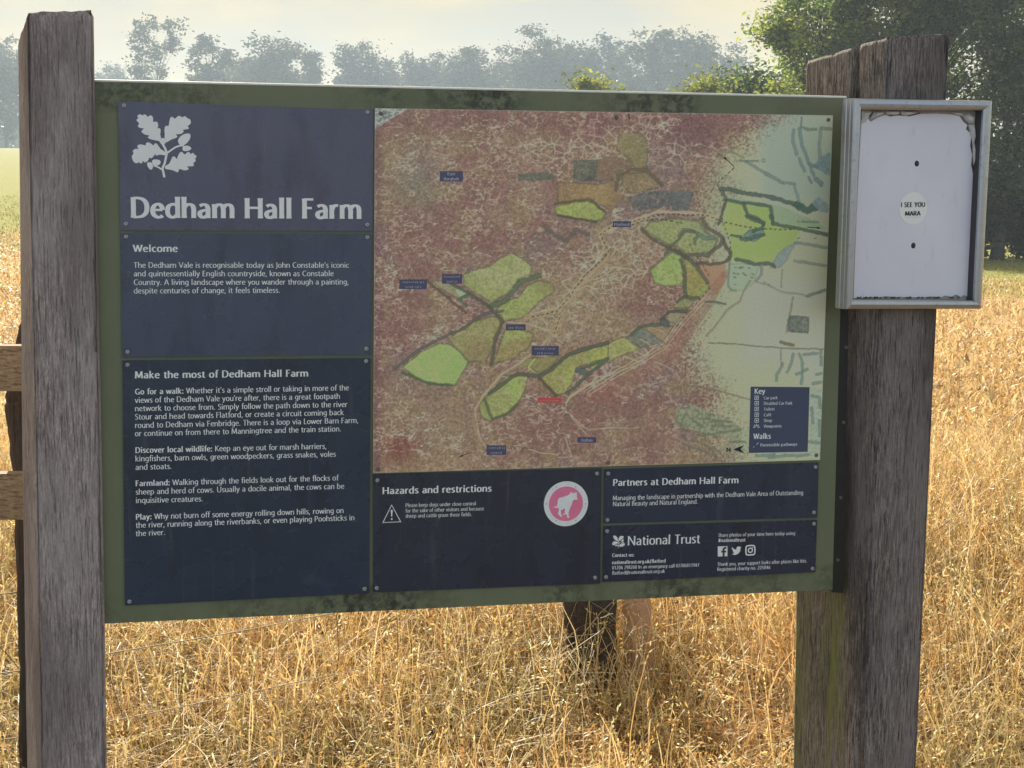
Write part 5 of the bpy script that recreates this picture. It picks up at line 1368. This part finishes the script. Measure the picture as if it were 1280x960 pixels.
# straight pale straws standing through the tangle
X, Y = scatter(2200, 4.0, 7.6, -.42, .42, 71); X, Y = clumped(X, Y, 72, .5, .12)
nf = 1 - .75 * (np.abs(X - .42) < .2) * (Y < 5.1) * (Y > 4.2)
grass('dry_grass', X, Y, rr.uniform(.30, .62, len(X)) * np.interp(Y, [4, 5.5, 7.6], [.7, .95, 1.15]) * nf, rr.uniform(.0025, .0042, len(X)), .35, 4, pw=(.2, .45, .05, .02, .25, .0, .25), heads=.6, seed=73, headsize=1.2)
# bleached pieces leaning across the wire and the posts
X, Y = scatter(260, 7.2, 10.5, -.40, .42, 61)
grass('dry_grass', X, Y, rr.uniform(.5, .85, len(X)), rr.uniform(.003, .004, len(X)), .35, 6, pw=(0, 0, 0, 1, 0, 0, 0), heads=1, seed=62, headsize=1.6, patch=lambda a, b, c, r: c * .6)
X = rr.normal(.27, .22, 240); Y = rr.normal(4.95, .12, 240)
grass('dry_grass', X, Y, rr.uniform(.2, .5, 240), rr.uniform(.0022, .0045, 240), 1.0, 5, pw=(.2, .3, .1, .06, .1, .02, .4), heads=.45, seed=37)
# dark dead stems
X, Y = scatter(150, 4.2, 7.5, -.40, .42, 29)
r2_ = np.random.default_rng(77)
for i in range(1):
    o = grass('dead_stems', X, Y, r2_.uniform(.35, .75, len(X)), r2_.uniform(.0025, .004, len(X)), .8, 6, pw=(0, 0, 0, 1, 0, 0, 0), heads=0, seed=38, patch=lambda a, b, c, r: c * .28)
# green re-growth at the far edge of the field
X, Y = scatter(32000, 27.5, 48, -.40, .42, 39)
def greenp(X, Y, col, r_): return np.array([.34, .33, .09]) * r_.uniform(.5, 1.5, (len(X), 1)) + np.array([.12, .07, 0]) * r_.random((len(X), 1))
grass('meadow_grass', X, Y, rr.uniform(.03, .09, len(X)), rr.uniform(.012, .028, len(X)), .9, 2, seed=40, patch=greenp)

# ------------------------------------------------------------------ trees and bushes
def tree(name, label, cat, x, y, blobs, nclump, nleaf, leaf, cols, seed, trunk=.2, group=None, spread=.30, limbs=22, bark=(.07, .055, .04), z0=None, crownname='crown'):
    """blobs: (dx, dy, z, rx, ry, rz) about the foot; leaves gathered in small sprays so that sky shows between them"""
    r_ = np.random.default_rng(seed)
    z0 = float(ground_z(x, y)) if z0 is None else z0
    root = empty(name, (x, y, z0)); tag(root, label, cat, group)
    B = np.array(blobs, float); wv = (B[:, 3] * B[:, 4] * B[:, 5]) ** .75; wv /= wv.sum()
    bi = r_.choice(len(B), nclump, p=wv); d = r_.normal(0, 1, (nclump, 3)); d /= np.linalg.norm(d, axis=1, keepdims=True)
    rad = r_.uniform(.25, 1.0, (nclump, 1)) ** .45
    Cc = B[bi, :3] + d * rad * B[bi, 3:6]
    Cc[:, 2] = np.maximum(Cc[:, 2], .15)
    per = max(1, nleaf // nclump); n = nclump * per
    cs = r_.uniform(.6, 1.4, nclump) * spread
    P = np.repeat(Cc, per, 0) + r_.normal(0, 1, (n, 3)) * np.repeat(cs, per)[:, None] * np.array([1, 1, .62])
    P[:, 2] = np.maximum(P[:, 2], .02)
    a = r_.normal(0, 1, (n, 3)); a[:, 2] *= .6; a /= np.linalg.norm(a, axis=1, keepdims=True)
    b_ = np.cross(a, r_.normal(0, 1, (n, 3))); b_ /= np.linalg.norm(b_, axis=1, keepdims=True)
    s = leaf * r_.uniform(.5, 1.75, (n, 1)) * np.repeat(r_.uniform(.75, 1.25, (nclump, 1)), per, 0)
    V = np.stack([P - a * s, P + b_ * s * .48, P + a * s, P - b_ * s * .48], 1).reshape(-1, 3)
    Fq = np.arange(n * 4).reshape(-1, 4)
    cc = np.array(cols, float); ck = cc[r_.integers(0, len(cc), nclump)] * r_.uniform(.75, 1.25, (nclump, 1))
    cl_ = np.repeat(ck, per, 0) * r_.uniform(.7, 1.3, (n, 1))
    mesh_obj(crownname, V, Fq, M_leaf, root, col=np.repeat(cl_, 4, 0))
    if trunk:
        mb_ = MB(); top = B[:, 2].max() * .8; k = 8; pts = []; wob = r_.normal(0, trunk * .35, (k + 1, 2)).cumsum(0) * .6
        for i in range(k + 1): pts.append((wob[i, 0] * (i > 0), wob[i, 1] * (i > 0), -.3 + (top + .3) * i / k))
        mb_.tube(pts, [trunk * (1 - .82 * i / k) * (1.3 if i == 0 else 1) for i in range(k + 1)], 9)
        for q in r_.choice(nclump, min(limbs, nclump), False):
            c = Cc[q]; j = int(np.clip(c[2] / max(top, .1) * k * .55 + 1, 1, k - 1)); p0 = np.array(pts[j]); mid = (p0 + c) / 2 + np.array([0, 0, .12 * np.linalg.norm(c - p0)])
            rr_ = trunk * (1 - .82 * j / k) * .45
            mb_.tube([tuple(p0), tuple(p0 * .5 + mid * .5 + r_.normal(0, .06, 3)), tuple(mid), tuple(c)], [rr_, rr_ * .75, rr_ * .5, rr_ * .18], 5)
        mb_.build('trunk', mat_plain('bark', bark, .9, var=.4, scale=9, bump=.01) if 'bark' not in D.materials else D.materials['bark'], root, True)
    return root
def pz(py, Y, x=0.0): return EYE + (246 - py) * Y / F          # height of a thing seen at row py, Y metres off
def pxx(px, Y): return (px - 640) * Y / F
FARC = [(.030, .042, .022), (.040, .052, .026), (.034, .044, .028)]
SKY_G = 'trees along the far skyline'
def skyline(px, top, half, Y, kind, label, seed, low=.35):
    half = half * 1.12; Y = Y * 1.4; x = pxx(px, Y); g0 = float(ground_z(x, Y)); H = pz(top, Y) - g0; w = half * Y / F; r_ = np.random.default_rng(seed)
    if kind == 'dense':
        bl = [(0, 0, H * .52, w * .95, w * .8, H * .46)] + [(r_.uniform(-.75, .75) * w, r_.uniform(-.5, .5) * w, H * r_.uniform(.35, .78), w * r_.uniform(.3, .5), w * .45, H * r_.uniform(.15, .22)) for _ in range(9)]
        tree('skyline_tree', label, 'tree', x, Y, bl, 320, 19000, .23, FARC, seed, .42, SKY_G, spread=.75, limbs=26)
    elif kind == 'mid':
        bl = [(0, 0, H * .52, w * .7, w * .6, H * .44)] + [(r_.uniform(-.85, .85) * w, r_.uniform(-.5, .5) * w, H * r_.uniform(.3, .85), w * r_.uniform(.2, .36), w * .35, H * r_.uniform(.08, .15)) for _ in range(14)]
        tree('skyline_tree', label, 'tree', x, Y, bl, 210, 11500, .23, FARC, seed, .36, SKY_G, spread=.64, limbs=34)
    else:
        bl = [(r_.uniform(-.9, .9) * w * (1 - .55 * abs(q - .45)), r_.uniform(-.4, .4) * w, H * (.28 + .68 * q), w * r_.uniform(.18, .40), w * .3, H * r_.uniform(.03, .07)) for q in np.linspace(0, 1, 22)]
        tree('skyline_tree', label, 'tree', x, Y, bl, 130, 5200, .21, FARC, seed, .24, SKY_G, spread=.52, limbs=60)
T_ = [(-30, 36, 55, 170, 'mid', 'hazy tree left of the left timber post, farthest left on the skyline'),
      (12, 48, 26, 190, 'mid', 'hazy tree just left of the left timber post'),
      (146, 80, 24, 235, 'mid', 'small faint round tree just right of the left timber post'),
      (200, 30, 36, 175, 'thin', 'tall thin see-through tree above the white oak leaf emblem'),
      (262, 52, 30, 175, 'thin', 'wispy tree between the tall thin tree and the dense round one'),
      (342, 40, 46, 180, 'dense', 'dense round hazy tree above the left edge of the map'),
      (386, 72, 12, 185, 'thin', 'low wispy tree at the right side of the dense round tree'),
      (456, 57, 31, 190, 'dense', 'dense dome-shaped tree right of the gap in the skyline'),
      (512, 64, 34, 195, 'mid', 'lower sloping tree beside the dome-shaped one'),
      (584, 53, 40, 185, 'mid', 'broad loose tree left of the tallest hazy clump'),
      (668, 34, 44, 180, 'dense', 'tallest hazy clump over the middle of the map'),
      (722, 47, 24, 185, 'dense', 'hazy tree on the right flank of the tallest clump'),
      (758, 46, 22, 190, 'thin', 'see-through tree between two hazy clumps'),
      (797, 31, 30, 180, 'mid', 'tall hazy tree with gaps left of the yellow-green bush'),
      (832, 48, 24, 185, 'dense', 'lower hazy tree behind the yellow-green bush'),
      (866, 28, 30, 180, 'mid', 'tall hazy tree nearest the big green tree on the right'),
      (546, 78, 30, 196, 'dense', 'low hazy tree between the sloping tree and the broad loose tree'),
      (628, 64, 34, 200, 'dense', 'hazy tree filling behind the left shoulder of the tallest clump'),
      (694, 66, 34, 202, 'dense', 'hazy tree filling behind the right shoulder of the tallest clump'),
      (776, 62, 34, 200, 'dense', 'hazy tree behind the tall one with gaps, lower and denser'),
      (848, 60, 34, 203, 'dense', 'hazy tree low between the two tall trees at the right end of the skyline'),
      (300, 72, 32, 200, 'dense', 'low hazy tree behind the wispy tree left of the round one'),
      (905, 52, 30, 185, 'mid', 'hazy tree mostly hidden behind the mid green tree')]
for i, (px, top, half, Y_, kind, lab) in enumerate(T_): skyline(px, top, half, Y_, kind, lab, 100 + i)
# lighter scrub hedge far behind, filling between the trunks
def bush(label, px, top, half, Y, cols, seed, leaf=.048, ncl=160, nl=9000, depth=1.0, cat='bush', name='bush', group=None, spread=.22, foot=None):
    x = pxx(px, Y); g0 = float(ground_z(x, Y)); H = pz(top, Y) - g0; w = half * Y / F; r_ = np.random.default_rng(seed)
    bl = [(0, 0, H * .42, w * .85, w * .6 * depth, H * .42)] + [(r_.uniform(-.9, .9) * w, r_.uniform(-.4, .4) * w * depth, H * r_.uniform(.4, .86), w * r_.uniform(.16, .34), w * .3 * depth, H * r_.uniform(.08, .16)) for _ in range(12)]
    return tree(name, label, cat, x, Y, bl, ncl, nl, leaf, cols, seed, .07, group, spread=spread, limbs=26, crownname='foliage')
YG = [(.30, .33, .05), (.24, .28, .045), (.38, .38, .07), (.16, .20, .04)]
bush('yellow-green bush low over the map between hazy trees', 732, 58, 44, 50, YG, 201, ncl=240, nl=26000)
bush('brighter yellow-green bush with ragged top left of the big green tree', 880, 78, 70, 43, YG, 202, ncl=320, nl=40000)
bush('small yellow-green bush beside the right timber post', 968, 86, 32, 42, YG, 203, nl=16000)
GR = [(.095, .155, .036), (.150, .215, .050), (.215, .265, .055), (.060, .10, .028)]
LG = [(.34, .42, .06), (.44, .48, .07), (.24, .32, .05)]
YT = 48
bush('mid green leafy tree in front of the hazy trees, leaning left of the big tree', 945, 44, 62, YT, GR, 204, leaf=.068, ncl=260, nl=22000, cat='tree', name='leafy_tree', spread=.26)
def bigtree(label, px, Y, top, spec, cols, seed, ncl, nl, leaf, trunk, spread, group='large leafy trees on the right'):
    x = pxx(px, Y); bl = []
    for (bx0, by0, bx1, by1) in spec:      # photo boxes turned into round masses at the tree's own distance
        xa, xb = pxx(bx0, Y), pxx(bx1, Y); za, zb = pz(by1, Y), pz(by0, Y); g0 = float(ground_z(x, Y))
        bl.append(((xa + xb) / 2 - x, 0, (za + zb) / 2 - g0, (xb - xa) / 2, (xb - xa) * .45, (zb - za) / 2))
    return tree('leafy_tree', label, 'tree', x, Y, bl, ncl, nl, leaf, cols, seed, trunk, group, spread=spread, limbs=70)
bigtree('sunlit yellow-green edge tree behind the top of the right timber post', 1015, 45, -80, [(958, -60, 1075, 130), (940, 10, 1000, 60), (985, 90, 1050, 175), (1000, -100, 1120, -10)], LG + GR[:2], 301, 330, 28000, .052, .12, .22)
bigtree('big dark green tree filling the top right behind the notice case', 1140, 43, -200, [(1010, -90, 1200, 90), (1040, -40, 1150, 140), (1080, -120, 1330, 20), (1120, -20, 1270, 170), (1050, 110, 1180, 220)], GR, 302, 900, 72000, .050, .20, .27)
bigtree('darker tree with an upright trunk at the right edge of the photo', 1243, 41, -200, [(1190, -100, 1330, 120), (1220, 20, 1400, 200), (1180, 150, 1290, 250), (1280, -110, 1520, 60)], GR[:1] + GR[3:] + GR[:2], 303, 720, 56000, .050, .17, .27)
bigtree('further green tree beyond the right edge of the photo', 1420, 45, -200, [(1330, -100, 1560, 160), (1380, 60, 1600, 260)], GR, 304, 300, 20000, .07, .2, .3)
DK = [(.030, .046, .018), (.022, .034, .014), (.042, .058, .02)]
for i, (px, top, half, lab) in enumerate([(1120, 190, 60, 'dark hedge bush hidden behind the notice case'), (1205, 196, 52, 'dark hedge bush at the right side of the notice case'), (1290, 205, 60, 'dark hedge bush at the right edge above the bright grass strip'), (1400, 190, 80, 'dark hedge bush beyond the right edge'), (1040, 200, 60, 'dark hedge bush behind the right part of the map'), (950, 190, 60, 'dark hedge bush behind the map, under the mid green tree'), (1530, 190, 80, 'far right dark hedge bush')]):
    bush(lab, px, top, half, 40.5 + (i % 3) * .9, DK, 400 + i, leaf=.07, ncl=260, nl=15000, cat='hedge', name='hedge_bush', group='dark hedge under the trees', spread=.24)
# belts of far woodland standing behind everything, too far to tell trees apart
r_ = np.random.default_rng(9); V = []
n = 100000; az = r_.uniform(-1.0, 1.0, n); Yb = r_.uniform(335, 360, n); xb = az * Yb; gz = ground_z(xb, Yb)
hh = (5.5 + 7 * fbm(xb * 10, xb * 0, 60, 3, 2)) * np.where((az > -.125) & (az < -.10), .35, 1)
P = np.stack([xb, Yb, gz + hh * r_.random(n) ** .8], 1); a = r_.normal(0, 1, (n, 3)); a /= np.linalg.norm(a, axis=1, keepdims=True); b_ = np.cross(a, r_.normal(0, 1, (n, 3))); b_ /= np.linalg.norm(b_, axis=1, keepdims=True)
V = np.stack([P - a * .6, P + b_ * .42, P + a * .6, P - b_ * .42], 1).reshape(-1, 3)
wo = mesh_obj('far_woodland', V, np.arange(n * 4).reshape(-1, 4), M_leaf, col=np.repeat(np.array(FARC)[r_.integers(0, 3, n)], 4, 0)); tag(wo, kind='stuff')

# ------------------------------------------------------------------ haze
mb = MB(); mb.box((-520, -340, -1.5), (520, 660, 33))
hz = NT('haze_air'); hz.t.nodes.remove(hz.b)
pv = hz.n('ShaderNodeVolumePrincipled', {'Color': (.62, .77, 1.0, 1), 'Density': .00108, 'Anisotropy': .25})
hz.t.links.new(pv.outputs[0], hz.o.inputs['Volume'])
ho = mb.build('haze', hz.m); tag(ho, kind='stuff')
